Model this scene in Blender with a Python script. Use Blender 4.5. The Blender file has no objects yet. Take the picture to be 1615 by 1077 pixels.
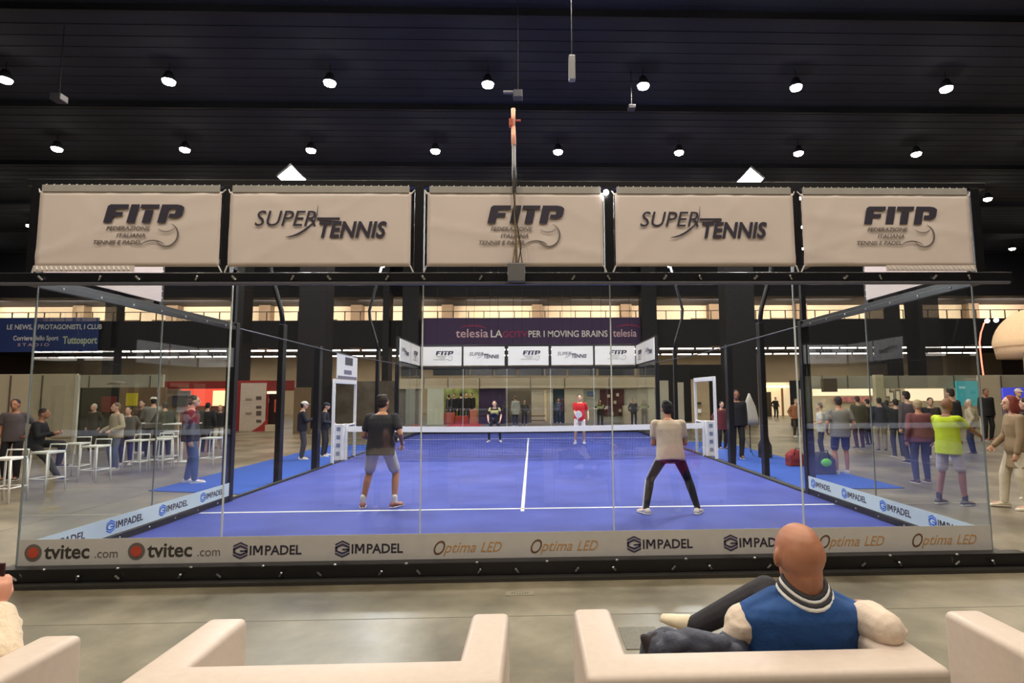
import bpy, math, random
from mathutils import Matrix, Vector
R = math.radians
random.seed(7)
SC = bpy.context.scene
COL = SC.collection

# ------------------------------------------------------------------ camera
CX, CY, F, TX, TY, TZ, YAW, PIT, ROL = 866.8, 538.46, 889.28, .1582, -5.9787, 1.7872, .0314, .0923, -.0075
T = Vector((TX, TY, TZ))
FW = Vector((math.sin(YAW)*math.cos(PIT), math.cos(YAW)*math.cos(PIT), math.sin(PIT)))
_r = Vector((math.cos(YAW), -math.sin(YAW), 0)); _u = _r.cross(FW)
RT = _r*math.cos(ROL) + _u*math.sin(ROL)
UP = -_r*math.sin(ROL) + _u*math.cos(ROL)
cam = bpy.data.cameras.new('camera'); camo = bpy.data.objects.new('camera', cam); COL.objects.link(camo)
cam.sensor_width = 36; cam.lens = F/1615*36
cam.shift_x = -(CX-807.5)/1615; cam.shift_y = (CY-538.5)/1615
cam.clip_end = 300
camo.matrix_world = Matrix((( RT.x, UP.x, -FW.x, T.x), (RT.y, UP.y, -FW.y, T.y), (RT.z, UP.z, -FW.z, T.z), (0, 0, 0, 1)))
SC.camera = camo

# ------------------------------------------------------------------ world, exposure
w = bpy.data.worlds.new('world'); SC.world = w; w.use_nodes = True
w.node_tree.nodes['Background'].inputs[0].default_value = (.55, .6, .8, 1)
w.node_tree.nodes['Background'].inputs[1].default_value = .02
SC.view_settings.view_transform = 'Standard'; SC.view_settings.look = 'None'
SC.view_settings.gamma = 1; SC.view_settings.exposure = 0; SC.view_settings.use_curve_mapping = False
SC.cycles.transparent_max_bounces = 40
SC.cycles.max_bounces = 10
SC.cycles.sample_clamp_indirect = 4
SC.cycles.caustics_reflective = False; SC.cycles.caustics_refractive = False

FL = -.05                       # hall floor height (the court turf is at 0)
ALB = 1.0

def _ray(u, v): return FW*F + RT*(u-CX) - UP*(v-CY)
def at(u, v, Y):                # a point of the photo on the plane y = Y
    d = _ray(u, v); return T + d*((Y-TY)/d.y)
def G(u, v, z=FL):              # a point of the photo on the level z
    d = _ray(u, v); return T + d*((z-TZ)/d.z)

# ------------------------------------------------------------------ materials
MATS = {}
def mat(name, col, rough=.6, metal=0, var=.06, scale=8, bump=0, emit=None, estr=1, spec=.5, sheen=0):
    if name in MATS: return MATS[name]
    m = bpy.data.materials.new(name); m.use_nodes = True
    nt = m.node_tree; b = nt.nodes['Principled BSDF']
    b.inputs['Roughness'].default_value = rough; b.inputs['Metallic'].default_value = metal
    b.inputs['Specular IOR Level'].default_value = spec
    if sheen: b.inputs['Sheen Weight'].default_value = sheen
    tc = nt.nodes.new('ShaderNodeTexCoord')
    n = nt.nodes.new('ShaderNodeTexNoise'); n.inputs['Scale'].default_value = scale; n.inputs['Detail'].default_value = 5
    nt.links.new(tc.outputs['Object'], n.inputs['Vector'])
    rp = nt.nodes.new('ShaderNodeValToRGB')
    rp.color_ramp.elements[0].position = .3; rp.color_ramp.elements[1].position = .7
    rp.color_ramp.elements[0].color = tuple(c*(1-var) for c in col[:3]) + (1,)
    rp.color_ramp.elements[1].color = tuple(min(1, c*(1+var)) for c in col[:3]) + (1,)
    nt.links.new(n.outputs['Fac'], rp.inputs['Fac']); nt.links.new(rp.outputs['Color'], b.inputs['Base Color'])
    if bump:
        bp = nt.nodes.new('ShaderNodeBump'); bp.inputs['Strength'].default_value = bump; bp.inputs['Distance'].default_value = .02
        nt.links.new(n.outputs['Fac'], bp.inputs['Height']); nt.links.new(bp.outputs['Normal'], b.inputs['Normal'])
    if emit:
        b.inputs['Emission Color'].default_value = tuple(emit) + (1,); b.inputs['Emission Strength'].default_value = estr
    MATS[name] = m
    return m
def srgb(r, g, b):
    return tuple(((c/255)/12.92 if c/255 < .04045 else ((c/255+.055)/1.055)**2.4) for c in (r, g, b))
def cmat(r, g, b, rough=.8, **k):       # cloth and paint by its own colour
    return mat('paint_%d_%d_%d_%d' % (r, g, b, int(rough*100)), srgb(r, g, b), rough, **k)

def glass_mat():
    m = bpy.data.materials.new('clear_glass'); m.use_nodes = True; nt = m.node_tree
    nt.nodes.remove(nt.nodes['Principled BSDF'])
    o = nt.nodes['Material Output']
    tr = nt.nodes.new('ShaderNodeBsdfTransparent'); tr.inputs[0].default_value = (.955, .975, .97, 1)
    gl = nt.nodes.new('ShaderNodeBsdfGlossy'); gl.inputs['Roughness'].default_value = 0; gl.inputs[0].default_value = (1, 1, 1, 1)
    fr = nt.nodes.new('ShaderNodeFresnel'); fr.inputs[0].default_value = 1.5
    # both faces of the pane are modelled: leaving the pane uses the inverse index
    geo = nt.nodes.new('ShaderNodeNewGeometry')
    fr2 = nt.nodes.new('ShaderNodeFresnel'); fr2.inputs[0].default_value = 1/1.5
    mx = nt.nodes.new('ShaderNodeMix'); mx.data_type = 'FLOAT'
    nt.links.new(geo.outputs['Backfacing'], mx.inputs[0])
    nt.links.new(fr.outputs[0], mx.inputs[2]); nt.links.new(fr2.outputs[0], mx.inputs[3])
    mix = nt.nodes.new('ShaderNodeMixShader')
    nt.links.new(mx.outputs[0], mix.inputs[0]); nt.links.new(tr.outputs[0], mix.inputs[1]); nt.links.new(gl.outputs[0], mix.inputs[2])
    nt.links.new(mix.outputs[0], o.inputs[0])
    return m
GLASS = glass_mat()

def concrete():
    m = bpy.data.materials.new('polished_concrete'); m.use_nodes = True; nt = m.node_tree; b = nt.nodes['Principled BSDF']
    tc = nt.nodes.new('ShaderNodeTexCoord')
    a = nt.nodes.new('ShaderNodeTexNoise'); a.inputs['Scale'].default_value = .7; a.inputs['Detail'].default_value = 9; a.inputs['Roughness'].default_value = .62
    a.inputs['Distortion'].default_value = .15
    c = nt.nodes.new('ShaderNodeTexNoise'); c.inputs['Scale'].default_value = 5; c.inputs['Detail'].default_value = 6
    for n in (a, c): nt.links.new(tc.outputs['Object'], n.inputs['Vector'])
    r1 = nt.nodes.new('ShaderNodeValToRGB'); e = r1.color_ramp.elements
    e[0].position = .36; e[0].color = srgb(100, 91, 75) + (1,); e[1].position = .62; e[1].color = srgb(156, 145, 123) + (1,)
    el = e.new(.5); el.color = srgb(129, 121, 100) + (1,)
    nt.links.new(a.outputs['Fac'], r1.inputs['Fac'])
    mx = nt.nodes.new('ShaderNodeMixRGB'); mx.blend_type = 'MULTIPLY'; mx.inputs[0].default_value = .35
    nt.links.new(r1.outputs[0], mx.inputs[1]); nt.links.new(c.outputs['Fac'], mx.inputs[2])
    nt.links.new(mx.outputs[0], b.inputs['Base Color'])
    rr = nt.nodes.new('ShaderNodeMapRange'); rr.inputs['To Min'].default_value = .29; rr.inputs['To Max'].default_value = .42
    nt.links.new(c.outputs['Fac'], rr.inputs['Value']); nt.links.new(rr.outputs[0], b.inputs['Roughness'])
    bp = nt.nodes.new('ShaderNodeBump'); bp.inputs['Strength'].default_value = .15; bp.inputs['Distance'].default_value = .001; nt.links.new(c.outputs['Fac'], bp.inputs['Height'])
    nt.links.new(bp.outputs[0], b.inputs['Normal'])
    return m
def turf():
    m = bpy.data.materials.new('blue_turf'); m.use_nodes = True; nt = m.node_tree; b = nt.nodes['Principled BSDF']
    tc = nt.nodes.new('ShaderNodeTexCoord')
    a = nt.nodes.new('ShaderNodeTexNoise'); a.inputs['Scale'].default_value = 1.1; a.inputs['Detail'].default_value = 6
    c = nt.nodes.new('ShaderNodeTexNoise'); c.inputs['Scale'].default_value = 220; c.inputs['Detail'].default_value = 2
    for n in (a, c): nt.links.new(tc.outputs['Object'], n.inputs['Vector'])
    r1 = nt.nodes.new('ShaderNodeValToRGB'); e = r1.color_ramp.elements
    e[0].position = .35; e[0].color = srgb(42, 56, 142) + (1,); e[1].position = .68; e[1].color = srgb(58, 73, 165) + (1,)
    nt.links.new(a.outputs['Fac'], r1.inputs['Fac']); nt.links.new(r1.outputs[0], b.inputs['Base Color'])
    b.inputs['Roughness'].default_value = .75
    bp = nt.nodes.new('ShaderNodeBump'); bp.inputs['Strength'].default_value = .3; bp.inputs['Distance'].default_value = .004
    nt.links.new(c.outputs['Fac'], bp.inputs['Height']); nt.links.new(bp.outputs[0], b.inputs['Normal'])
    return m
CONC = concrete(); TURF = turf()
BLACK = mat('black_powder_coat', (.007, .007, .009), .35, var=.2)
STEEL = mat('zinc_bolt', (.55, .56, .58), .3, 1)
SEAM = mat('polished_glass_edge', (.72, .78, .76), .25, spec=.8, var=.03)
WHITE = mat('white_paint', (.82, .82, .8), .45, var=.03)
VINYL2 = mat('floodlit_banner_vinyl', (.74, .72, .69), .55, var=.03, scale=2)  # whiter copy of the banner vinyl, strong floodlight put into its colour
VINYL = mat('banner_vinyl', (.79, .69, .64), .55, var=.03, scale=2, bump=.12)
STICK = mat('court_lit_sticker', (.66, .79, .80), .5, var=.02)  # cyan cast of the strong court light is put into the film colour
STICK2 = mat('hall_lit_sticker', (.62, .60, .58), .5, var=.03)  # greige tone imitates film lit by the hall lamps alone
INK = mat('dark_ink', srgb(52, 48, 66), .6, var=.05)
GREY_INK = mat('grey_ink', srgb(112, 104, 100), .6)
BLUE_INK = mat('blue_ink', srgb(40, 110, 215), .6)
GOLD_INK = mat('gold_ink', srgb(196, 150, 96), .5)
BROWN_INK = mat('brown_ink', srgb(110, 78, 56), .5)
RED_INK = mat('red_ink', srgb(200, 80, 60), .5)
WHITE_INK = mat('white_ink', (.85, .85, .85), .6, var=.02)
LEATHER = mat('cream_leatherette', (.63, .53, .455), .42, var=.03, scale=30, bump=.03)
DARK = mat('dark_steelwork', (.011, .011, .016), .7, var=.3)
CEIL = mat('dark_ceiling_deck', (.026, .030, .042), .85, var=.25, scale=.4)
CREAM = mat('cream_wall', srgb(226, 202, 172), .8, var=.04, scale=1)
BOOTH = mat('booth_panel', srgb(205, 192, 168), .7, var=.03, scale=2)
BOOTH2 = mat('booth_grey_panel', srgb(176, 172, 156), .7, var=.03, scale=2)
SEAMDK = mat('panel_joint', srgb(96, 88, 76), .6)
CARPET = mat('blue_carpet', srgb(34, 78, 170), .9, var=.1, scale=30, bump=.1)
def emis(name, col, s): return mat(name, col, .5, emit=col, estr=s, var=.01)
LAMP = emis('lamp_lens', (1, .95, .88), 40)
FLOOD = emis('flood_lens', (.92, .95, 1), 160)
TUBE = emis('tube_glow', (1, .86, .80), 7)

# ------------------------------------------------------------------ mesh builder
class MB:
    def __init__(s): s.v = []; s.f = []
    def add(s, vs, fs):
        o = len(s.v); s.v += [tuple(p) for p in vs]; s.f += [tuple(i+o for i in q) for q in fs]; return s
    def box(s, a, b):
        x0, y0, z0 = (min(a[i], b[i]) for i in range(3)); x1, y1, z1 = (max(a[i], b[i]) for i in range(3))
        return s.add([(x0,y0,z0),(x1,y0,z0),(x1,y1,z0),(x0,y1,z0),(x0,y0,z1),(x1,y0,z1),(x1,y1,z1),(x0,y1,z1)],
                     [(0,3,2,1),(4,5,6,7),(0,1,5,4),(1,2,6,5),(2,3,7,6),(3,0,4,7)])
    def loft(s, rings, n=12):          # rings: (centre, axis a, axis b)
        vs = []; fs = []
        for c, a, b in rings:
            c = Vector(c); a = Vector(a); b = Vector(b)
            for k in range(n):
                t = 2*math.pi*k/n; vs.append(c + a*math.cos(t) + b*math.sin(t))
        for i in range(len(rings)-1):
            for k in range(n):
                fs.append((i*n+k, i*n+(k+1) % n, (i+1)*n+(k+1) % n, (i+1)*n+k))
        fs.append(tuple(reversed(range(n)))); m = (len(rings)-1)*n; fs.append(tuple(range(m, m+n)))
        return s.add(vs, fs)
    def tube(s, p, q, r, r2=None, n=10):
        p = Vector(p); q = Vector(q); r2 = r if r2 is None else r2
        d = (q-p).normalized(); a = d.orthogonal().normalized(); b = d.cross(a)
        return s.loft([(p, a*r, b*r), (q, a*r2, b*r2)], n)
    def cap(s, p, q, r, r2=None, n=12):      # tapered limb with round ends
        p = Vector(p); q = Vector(q); r2 = r if r2 is None else r2
        d = q-p
        if d.length < 1e-5: d = Vector((0, 0, 1e-4))
        d.normalize(); a = d.orthogonal().normalized(); b = d.cross(a); rs = []
        for t in (80, 50, 20): rs.append((p-d*r*math.sin(R(t)), a*r*math.cos(R(t)), b*r*math.cos(R(t))))
        rs += [(p, a*r, b*r), (q, a*r2, b*r2)]
        for t in (20, 50, 80): rs.append((q+d*r2*math.sin(R(t)), a*r2*math.cos(R(t)), b*r2*math.cos(R(t))))
        return s.loft(rs, n)
    def ell(s, c, rx, ry, rz, M=None, n=16):
        c = Vector(c); M = M or Matrix.Identity(3); rs = []
        for i in range(1, 12):
            t = math.pi*i/12
            rs.append((c + M @ Vector((0, 0, -rz*math.cos(t))), M @ Vector((rx*math.sin(t), 0, 0)), M @ Vector((0, ry*math.sin(t), 0))))
        return s.loft(rs, n)
    def path(s, pts, r, n=8):
        pts = [Vector(p) for p in pts]; rs = []
        for i, p in enumerate(pts):
            d = (pts[min(i+1, len(pts)-1)]-pts[max(i-1, 0)]).normalized()
            ref = Vector((0, 0, 1)) if abs(d.z) < .9 else Vector((0, 1, 0))
            a = d.cross(ref).normalized(); b = d.cross(a)
            rr = r[i] if isinstance(r, (list, tuple)) else r
            rs.append((p, a*rr, b*rr))
        return s.loft(rs, n)
    def prism(s, pts, d):               # planar outline pushed along d
        n = len(pts); d = Vector(d); pts = [Vector(p) for p in pts]
        return s.add(pts + [p+d for p in pts], [tuple(reversed(range(n))), tuple(range(n, 2*n))] + [(i, (i+1) % n, n+(i+1) % n, n+i) for i in range(n)])
    def build(s, name, m, parent=None, smooth=False, bevel=0, seg=2, vox=0, sm=3):
        me = bpy.data.meshes.new(name); me.from_pydata(s.v, [], s.f); me.update()
        o = bpy.data.objects.new(name, me); COL.objects.link(o)
        if m: me.materials.append(m)
        if smooth:
            for p in me.polygons: p.use_smooth = True
        if bevel:
            b = o.modifiers.new('bevel', 'BEVEL'); b.width = bevel; b.segments = seg; b.limit_method = 'ANGLE'
        if vox:
            r = o.modifiers.new('remesh', 'REMESH'); r.mode = 'VOXEL'; r.voxel_size = vox; r.use_smooth_shade = True
            if sm:
                q = o.modifiers.new('smooth', 'SMOOTH'); q.factor = .5; q.iterations = sm
        if parent is not None:
            o.parent = parent; o.matrix_parent_inverse = parent_inv(parent)
        return o
def parent_inv(p): return PINV.get(p.name, Matrix.Identity(4)).copy()
PINV = {}
def tag(o, label=None, cat=None, group=None, kind=None):
    if label: o['label'] = label
    if cat: o['category'] = cat
    if group: o['group'] = group
    if kind: o['kind'] = kind
    return o
def empty(name, loc, label=None, cat=None, group=None, kind=None, world=True, rz=0):
    o = bpy.data.objects.new(name, None); COL.objects.link(o); o.location = loc; o.rotation_euler.z = rz
    o.empty_display_size = .1
    if world: PINV[o.name] = (Matrix.Translation(Vector(loc)) @ Matrix.Rotation(rz, 4, 'Z')).inverted()
    return tag(o, label, cat, group, kind)
def copy_tree(o, parent=None):
    c = o.copy(); COL.objects.link(c)
    if parent is not None: c.parent = parent
    for ch in list(o.children): copy_tree(ch, c)
    return c
def struct(name, mb, m, **k): return tag(mb.build(name, m, **k), kind='structure')
def area(name, loc, size, power, rot=(0, 0, 0), col=(1, .95, .88), sy=None, spread=None, parent=None):
    l = bpy.data.lights.new(name, 'AREA'); l.energy = power; l.color = col; l.size = size
    if sy: l.shape = 'RECTANGLE'; l.size_y = sy
    else: l.shape = 'DISK'
    if spread: l.spread = spread
    o = bpy.data.objects.new(name, l); COL.objects.link(o); o.location = loc; o.rotation_euler = rot
    return o

# ------------------------------------------------------------------ lettering
class Pl:                                # an upright plane: u to the right, v up, facing out
    def __init__(s, o, rz=0): s.o = Vector(o); s.rz = rz; s.x = Vector((math.cos(rz), math.sin(rz), 0)); s.n = Vector((math.sin(rz), -math.cos(rz), 0))
    def p(s, u, v, off=.004): return s.o + s.x*u + Vector((0, 0, v)) + s.n*off
TXT = {}
def text(pl, name, body, u, v, size, m, parent, bold=0, shear=0, sx=1, align='LEFT', space=1, off=.004):
    c = bpy.data.curves.new(name, 'FONT'); c.body = body; c.size = size; c.offset = bold*size; c.shear = shear
    c.extrude = .001; c.align_x = align; c.space_character = space; c.resolution_u = 3
    c.materials.append(m)
    key = (body, size, bold, shear, align, space, m.name)
    if key not in TXT:
        t = bpy.data.objects.new('t', c); COL.objects.link(t); dg = bpy.context.evaluated_depsgraph_get(); dg.update()
        TXT[key] = bpy.data.meshes.new_from_object(t.evaluated_get(dg)); bpy.data.objects.remove(t); TXT[key].name = name
    o = bpy.data.objects.new(name, TXT[key]); COL.objects.link(o)
    M = Matrix.Translation(pl.p(u, v, off)) @ Matrix.Rotation(pl.rz, 4, 'Z') @ Matrix.Rotation(R(90), 4, 'X') @ Matrix.Diagonal((sx, 1, 1, 1))
    o.parent = parent; o.matrix_parent_inverse = parent_inv(parent); o.matrix_basis = M
    return o
def polys(pl, name, polylist, m, parent, off=.004, th=.002):
    b = MB()
    for pts in polylist: b.prism([pl.p(u, v, off) for u, v in pts], pl.n*th)
    return b.build(name, m, parent)
def stroke(pts, w0, w1=None, w2=None):      # a curved stroke tapering at both ends -> quads
    n = len(pts); out = []; L = []; Rr = []
    for i, p in enumerate(pts):
        a = Vector(pts[max(i-1, 0)]); b = Vector(pts[min(i+1, n-1)]); d = (b-a).normalized(); nn = Vector((-d.y, d.x))
        t = i/(n-1); wd = w0*(.12+.88*math.sin(math.pi*t)**.7) if w1 is None else w1+(w0-w1)*(1-abs(2*t-1))
        L.append(Vector(p)+nn*wd/2); Rr.append(Vector(p)-nn*wd/2)
    for i in range(n-1): out.append([tuple(L[i]), tuple(Rr[i]), tuple(Rr[i+1]), tuple(L[i+1])])
    return out
def arc(cx, cy, rx, ry, a0, a1, n=16):
    return [(cx+rx*math.cos(R(a0+(a1-a0)*i/n)), cy+ry*math.sin(R(a0+(a1-a0)*i/n))) for i in range(n+1)]
def fitp(pl, s, parent):                 # s = width of the four letters; origin = their lower left
    h = s*.25; k = .22
    def sh(ps): return [((x*s + y*h*k), y*h) for x, y in ps]
    P = [sh([(0,0),(.11,0),(.11,.36),(.22,.36),(.22,.58),(.11,.58),(.11,.76),(.27,.76),(.27,1),(0.03,1),(0,.9)]),
         sh([(.30,0),(.41,0),(.41,1),(.30,1)]),
         sh([(.43,.78),(.67,.78),(.67,1),(.43,1)]), sh([(.50,0),(.61,0),(.61,.7),(.50,.7)]),
         sh([(.70,0),(.81,0),(.81,1),(.70,1)]), sh([(.81,.76),(.90,.76),(.90,.5),(.83,.5),(.83,.27),(.93,.27),(.99,.36),(1.0,.5),(1.0,.84),(.96,.95),(.90,1),(.81,1)])]
    polys(pl, 'bold_letters', P, INK, parent)
    for i, t in enumerate(('FEDERAZIONE', 'ITALIANA', 'TENNIS E PADEL')):
        text(pl, 'small_lettering', t, s*.60-i*s*.045, -s*(.10+.095*i), s*.075, GREY_INK, parent, bold=.012, shear=.25, sx=1.15, align='RIGHT')
    Q = stroke(arc(s*.83, -s*.16, s*.15, s*.16, 70, -150, 20), s*.022) + stroke(arc(s*.82, s*.03, s*.15, s*.15, 225, 320, 10), s*.012)
    Q += stroke(arc(s*.66, -s*.36, s*.18, s*.12, 150, 30, 10), s*.016)
    polys(pl, 'ball_swoosh', Q, GREY_INK, parent)
def supertennis(pl, s, parent):          # s = overall width; origin = left end of the baseline of SUPER
    text(pl, 'thin_lettering', 'SUPER', 0, 0, s*.17, INK, parent, shear=.25, sx=.98)
    text(pl, 'bold_lettering', 'TENNIS', s*.47, -s*.085, s*.17, INK, parent, bold=.03, shear=.22, sx=.88)
    polys(pl, 'racket_swoosh', stroke([(s*(.24+.02*i), -s*.085+s*.0012*i*i*.9) for i in range(0, 10)]+[(s*.45, s*.03), (s*.47, s*.09), (s*.475, s*.16)], s*.014) +
          [[(s*.47, s*.065), (s*.64, s*.065), (s*.64, s*.045), (s*.47, s*.045)]], INK, parent)
def gmark(pl, u, v, h, m, parent):       # hexagonal G mark, h tall, at (u,v) lower left
    w_ = h*.86; t = h*.12
    def q(ps): return [(u+x*w_, v+y*h) for x, y in ps]
    P = [q([(0,.80),(.5,1),(1,.80),(1,.70),(.5,.90),(0,.70)]), q([(0,.30),(.5,.10),(1,.30),(1,.20),(.5,0),(0,.20)]),
         q([(0,.64),(.5,.83),(1,.64),(1,.52),(.5,.70),(.16,.57),(0,.52)]), q([(0,.64),(.16,.6),(.16,.36),(0,.34)]),
         q([(0,.36),(.16,.40),(.5,.30),(.84,.40),(1,.36),(.5,.17)]), q([(.84,.5),(1,.5),(1,.34),(.84,.38)]), q([(.48,.52),(1,.52),(1,.42),(.48,.42)])]
    polys(pl, 'hexagon_mark', P, m, parent)
def gimpadel(pl, u, v, s, m1, m2, parent):
    gmark(pl, u, v, s*.24, m1, parent)
    text(pl, 'lettering', 'I', u+s*.225, v+s*.055, s*.185, m2, parent, bold=.02, sx=1)
    h = s*.13; w_ = s*.135; x = u+s*.285; y = v+s*.055; t = h*.2
    polys(pl, 'lettering', [[(x, y), (x+t, y), (x+t, y+h), (x, y+h)], [(x+w_-t, y), (x+w_, y), (x+w_, y+h), (x+w_-t, y+h)],
          [(x+t*.4, y+h), (x+t*1.4, y+h), (x+w_/2+t*.5, y+h*.28), (x+w_/2-t*.5, y+h*.28)], [(x+w_-t*1.4, y+h), (x+w_-t*.4, y+h), (x+w_/2+t*.5, y+h*.28), (x+w_/2-t*.5, y+h*.28)]], m2, parent)
    text(pl, 'lettering', 'PADEL', u+s*.445, v+s*.055, s*.185, m2, parent, bold=.02, sx=.98)
def tvitec(pl, u, v, s, parent):
    polys(pl, 'ring_mark', [[(u+s*.1*math.cos(R(a))+s*.1, v+s*.1*math.sin(R(a))+s*.1) for a in range(0, 360, 20)]], GREY_INK, parent)
    polys(pl, 'red_dot_mark', [[(u+s*.065*math.cos(R(a))+s*.1, v+s*.065*math.sin(R(a))+s*.1) for a in range(0, 360, 20)]], RED_INK, parent, off=.007)
    text(pl, 'bold_lettering', 'tvitec', u+s*.23, v+s*.03, s*.235, mat('charcoal_ink', srgb(64, 62, 58), .6), parent, bold=.02, sx=1.0)
    text(pl, 'thin_lettering', '.com', u+s*.81, v+s*.03, s*.15, GREY_INK, parent, sx=.95)
def optima(pl, u, v, s, parent):
    text(pl, 'initial_letter', 'O', u, v+s*.02, s*.27, BROWN_INK, parent, shear=.4, sx=.75)
    text(pl, 'italic_lettering', 'ptima', u+s*.17, v+s*.05, s*.2, GOLD_INK, parent, shear=.4, sx=.95)
    text(pl, 'capital_lettering', 'LED', u+s*.66, v+s*.05, s*.19, GOLD_INK, parent, shear=.4, sx=.85)

# ================================================================== the hall
b = MB(); b.box((-48, -26, FL-.2), (48, 52, FL)); struct('floor', b, CONC)
# saw-cut joints in the slab
b = MB()
for x in (-14.0, -7.2, 2.6, 7.6, 14): b.box((x-.004, -20, FL-.001), (x+.004, 50, FL+.0008))
for y in (-1.1, -8, 6, 13): b.box((-45, y-.004, FL-.001), (45, y+.004, FL+.0008))
struct('floor_joints', b, mat('joint_filler', srgb(88, 82, 70), .8))
b = MB(); b.box((-48, -26, 12.6), (48, 52, 12.9))
for i in range(0, 130): b.box((-48, -22+i*.55, 12.585), (48, -21.75+i*.55, 12.6))
struct('ceiling', b, CEIL)
b = MB()
for y in (9.0, 14.3, 19.6, 25, 30.5, 36): b.box((-47, y-.06, 12.35), (47, y+.06, 12.38)); b.box((-47, y-.02, 12.38), (47, y+.02, 12.58))
struct('ceiling_girders', b, DARK)
b = MB(); b.box((-48, 50, FL), (48, 50.3, 5.6)); struct('wall_back', b, mat('back_wall_paint', srgb(196, 178, 146), .85, var=.05, scale=.6))
b = MB(); b.box((-48.3, -26, FL), (-48, 52, 12.6)); struct('wall_left', b, mat('dim_wall', srgb(70, 60, 56), .85))
b = MB(); b.box((48, -26, FL), (48.3, 52, 12.6)); struct('wall_right', b, MATS['dim_wall'])
b = MB(); b.box((-48, -26.3, FL), (48, -26, 12.6)); struct('wall_front', b, MATS['dim_wall'])
# mezzanine gallery
b = MB(); b.box((-48, 36, 5.62), (48, 52, 5.9)); b.box((-48, 35.9, 5.28), (48, 36.1, 7.3)); struct('mezzanine_floor', b, DARK)
b = MB(); b.box((-48, 41, 7.0), (48, 41.3, 10.4)); struct('wall_mezzanine', b, CREAM)
b = MB(); b.box((-48, 36.5, 9.15), (48, 41.6, 12.6)); struct('mezzanine_soffit', b, DARK)
b = MB()
for i in range(-6, 7): x = i*7.4+.6; b.box((x-.45, 40.2, 5.3), (x+.45, 41.0, 9.2))
struct('mezzanine_piers', b, mat('taupe_pier', srgb(130, 108, 86), .8))
b = MB()
for x0, x1 in ((-45, -42), (-40.6, -38), (-36, -32), (-31, -28), (3.3, 8.5), (13.6, 15), (16, 17.2), (20.5, 22.6), (-26, -23), (-18.5, -16)):
    b.box((x0, 40.9, 7.0), (x1, 41.05, 8.05))
struct('mezzanine_openings', b, mat('brown_shutter', srgb(96, 78, 60), .8))
b = MB()
for i in range(-40, 41): b.box((i*1.15-.03, 36.2, 7.3), (i*1.15+.03, 36.26, 8.0))
b.box((-46, 36.2, 7.98), (46, 36.26, 8.03))
struct('mezzanine_railing', b, mat('bronze_rail', srgb(92, 76, 60), .6))
for i in range(-5, 6):
    area('gallery_light', (i*8.2-2, 37.6, 8.9), 6, 430, rot=(R(62), 0, 0), col=(1, .86, .72), sy=.6)
# light tubes below the gallery
t0 = MB(); t0.box((-.62, -.08, 0), (.62, .08, .09)); th = MB(); th.box((-.66, -.09, .09), (.66, .09, .13)); ts = MB(); ts.box((-.02, -.02, .13), (.02, .02, .32))
tl = empty('tube_light', (0, 0, 0), world=False)
t0.build('glowing_tube', TUBE, tl); th.build('housing', DARK, tl); ts.build('stem', DARK, tl)
first = True; TB = {0: [], 1: []}
for rowi, (yy, uv) in enumerate(((39.5, 552), (45.5, 561))):
    z = at(800, uv, yy).z
    n = 26 if rowi == 0 else 28
    for i in range(-n, n):
        x = i*1.5+.7
        c = tl if first else copy_tree(tl); first = False
        c.location = (x, yy, z); TB[rowi].append(c)
        tag(c, 'glowing white tube lamp in the %s long row below the gallery' % ('upper' if rowi == 0 else 'lower'), 'lamp', 'tube lamps in the %s row below the gallery' % ('upper' if rowi == 0 else 'lower'))
for x in (-30, -18, -6, 6, 18, 30): area('undercroft_light', (x, 44, 5.1), 9, 330, col=(1, .85, .75), sy=5)
# black clad hall columns
def column(u0, u1, Y, lab):
    a = at(u0, 580, Y).x; c = at(u1, 580, Y).x
    b = MB(); b.box((a, Y, FL), (c, Y+1.2, 12.6))
    o = struct('trim_hall_column', b, DARK); o['label'] = lab
for u0, u1, Y in ((468, 512, 26), (1148, 1194, 26), (633, 659, 35.2), (1014, 1038, 35.2), (1391, 1425, 24), (1455, 1487, 24), (362, 380, 30), (160, 172, 35.5), (602, 612, 35.2)):
    column(u0, u1, Y, 'black clad hall column')
# gallery banners
def hall_banner(u0, u1, v0, v1, Y, m, name, label):
    a = at(u0, v1, Y); c = at(u1, v0, Y); cz = at((u0+u1)/2, v0, Y).z; az = at((u0+u1)/2, v1, Y).z
    e = empty(name, (a.x, Y, az), label, 'banner')
    b = MB(); b.box((a.x, Y-.04, az), (c.x, Y, cz)); b.build('banner_cloth', m, e, bevel=.01)
    return e, Pl((a.x, Y-.045, az)), c.x-a.x, cz-az
e, pl, W_, H_ = hall_banner(664, 1014, 501, 546, 35.8, mat('plum_banner', srgb(70, 52, 92), .7), 'gallery_banner', 'long dark purple banner hung on the gallery front above the far court end')
PINKW = mat('pink_white_ink', srgb(225, 190, 205), .6)
text(pl, 'white_lettering', 'telesia', W_*.155, H_*.32, H_*.42, PINKW, e, bold=.01, sx=1.05)
text(pl, 'white_lettering', 'LA', W_*.308, H_*.32, H_*.36, WHITE_INK, e, bold=.015)
text(pl, 'magenta_lettering', 'GOTV', W_*.362, H_*.32, H_*.30, mat('magenta_ink', srgb(150, 40, 90), .6), e, bold=.02, sx=1.05)
text(pl, 'white_lettering', 'PER I MOVING BRAINS', W_*.478, H_*.32, H_*.32, WHITE_INK, e, bold=.01, sx=.87)
text(pl, 'white_lettering', 'telesia', W_*.862, H_*.32, H_*.38, PINKW, e, bold=.01, sx=.86)
polys(pl, 'magenta_swoosh', stroke(arc(W_*.93, H_*.55, H_*.5, H_*.18, 150, 20, 8), H_*.05) + stroke(arc(W_*.23, H_*.55, H_*.5, H_*.18, 150, 20, 8), H_*.05), MATS['magenta_ink'], e)
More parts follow.
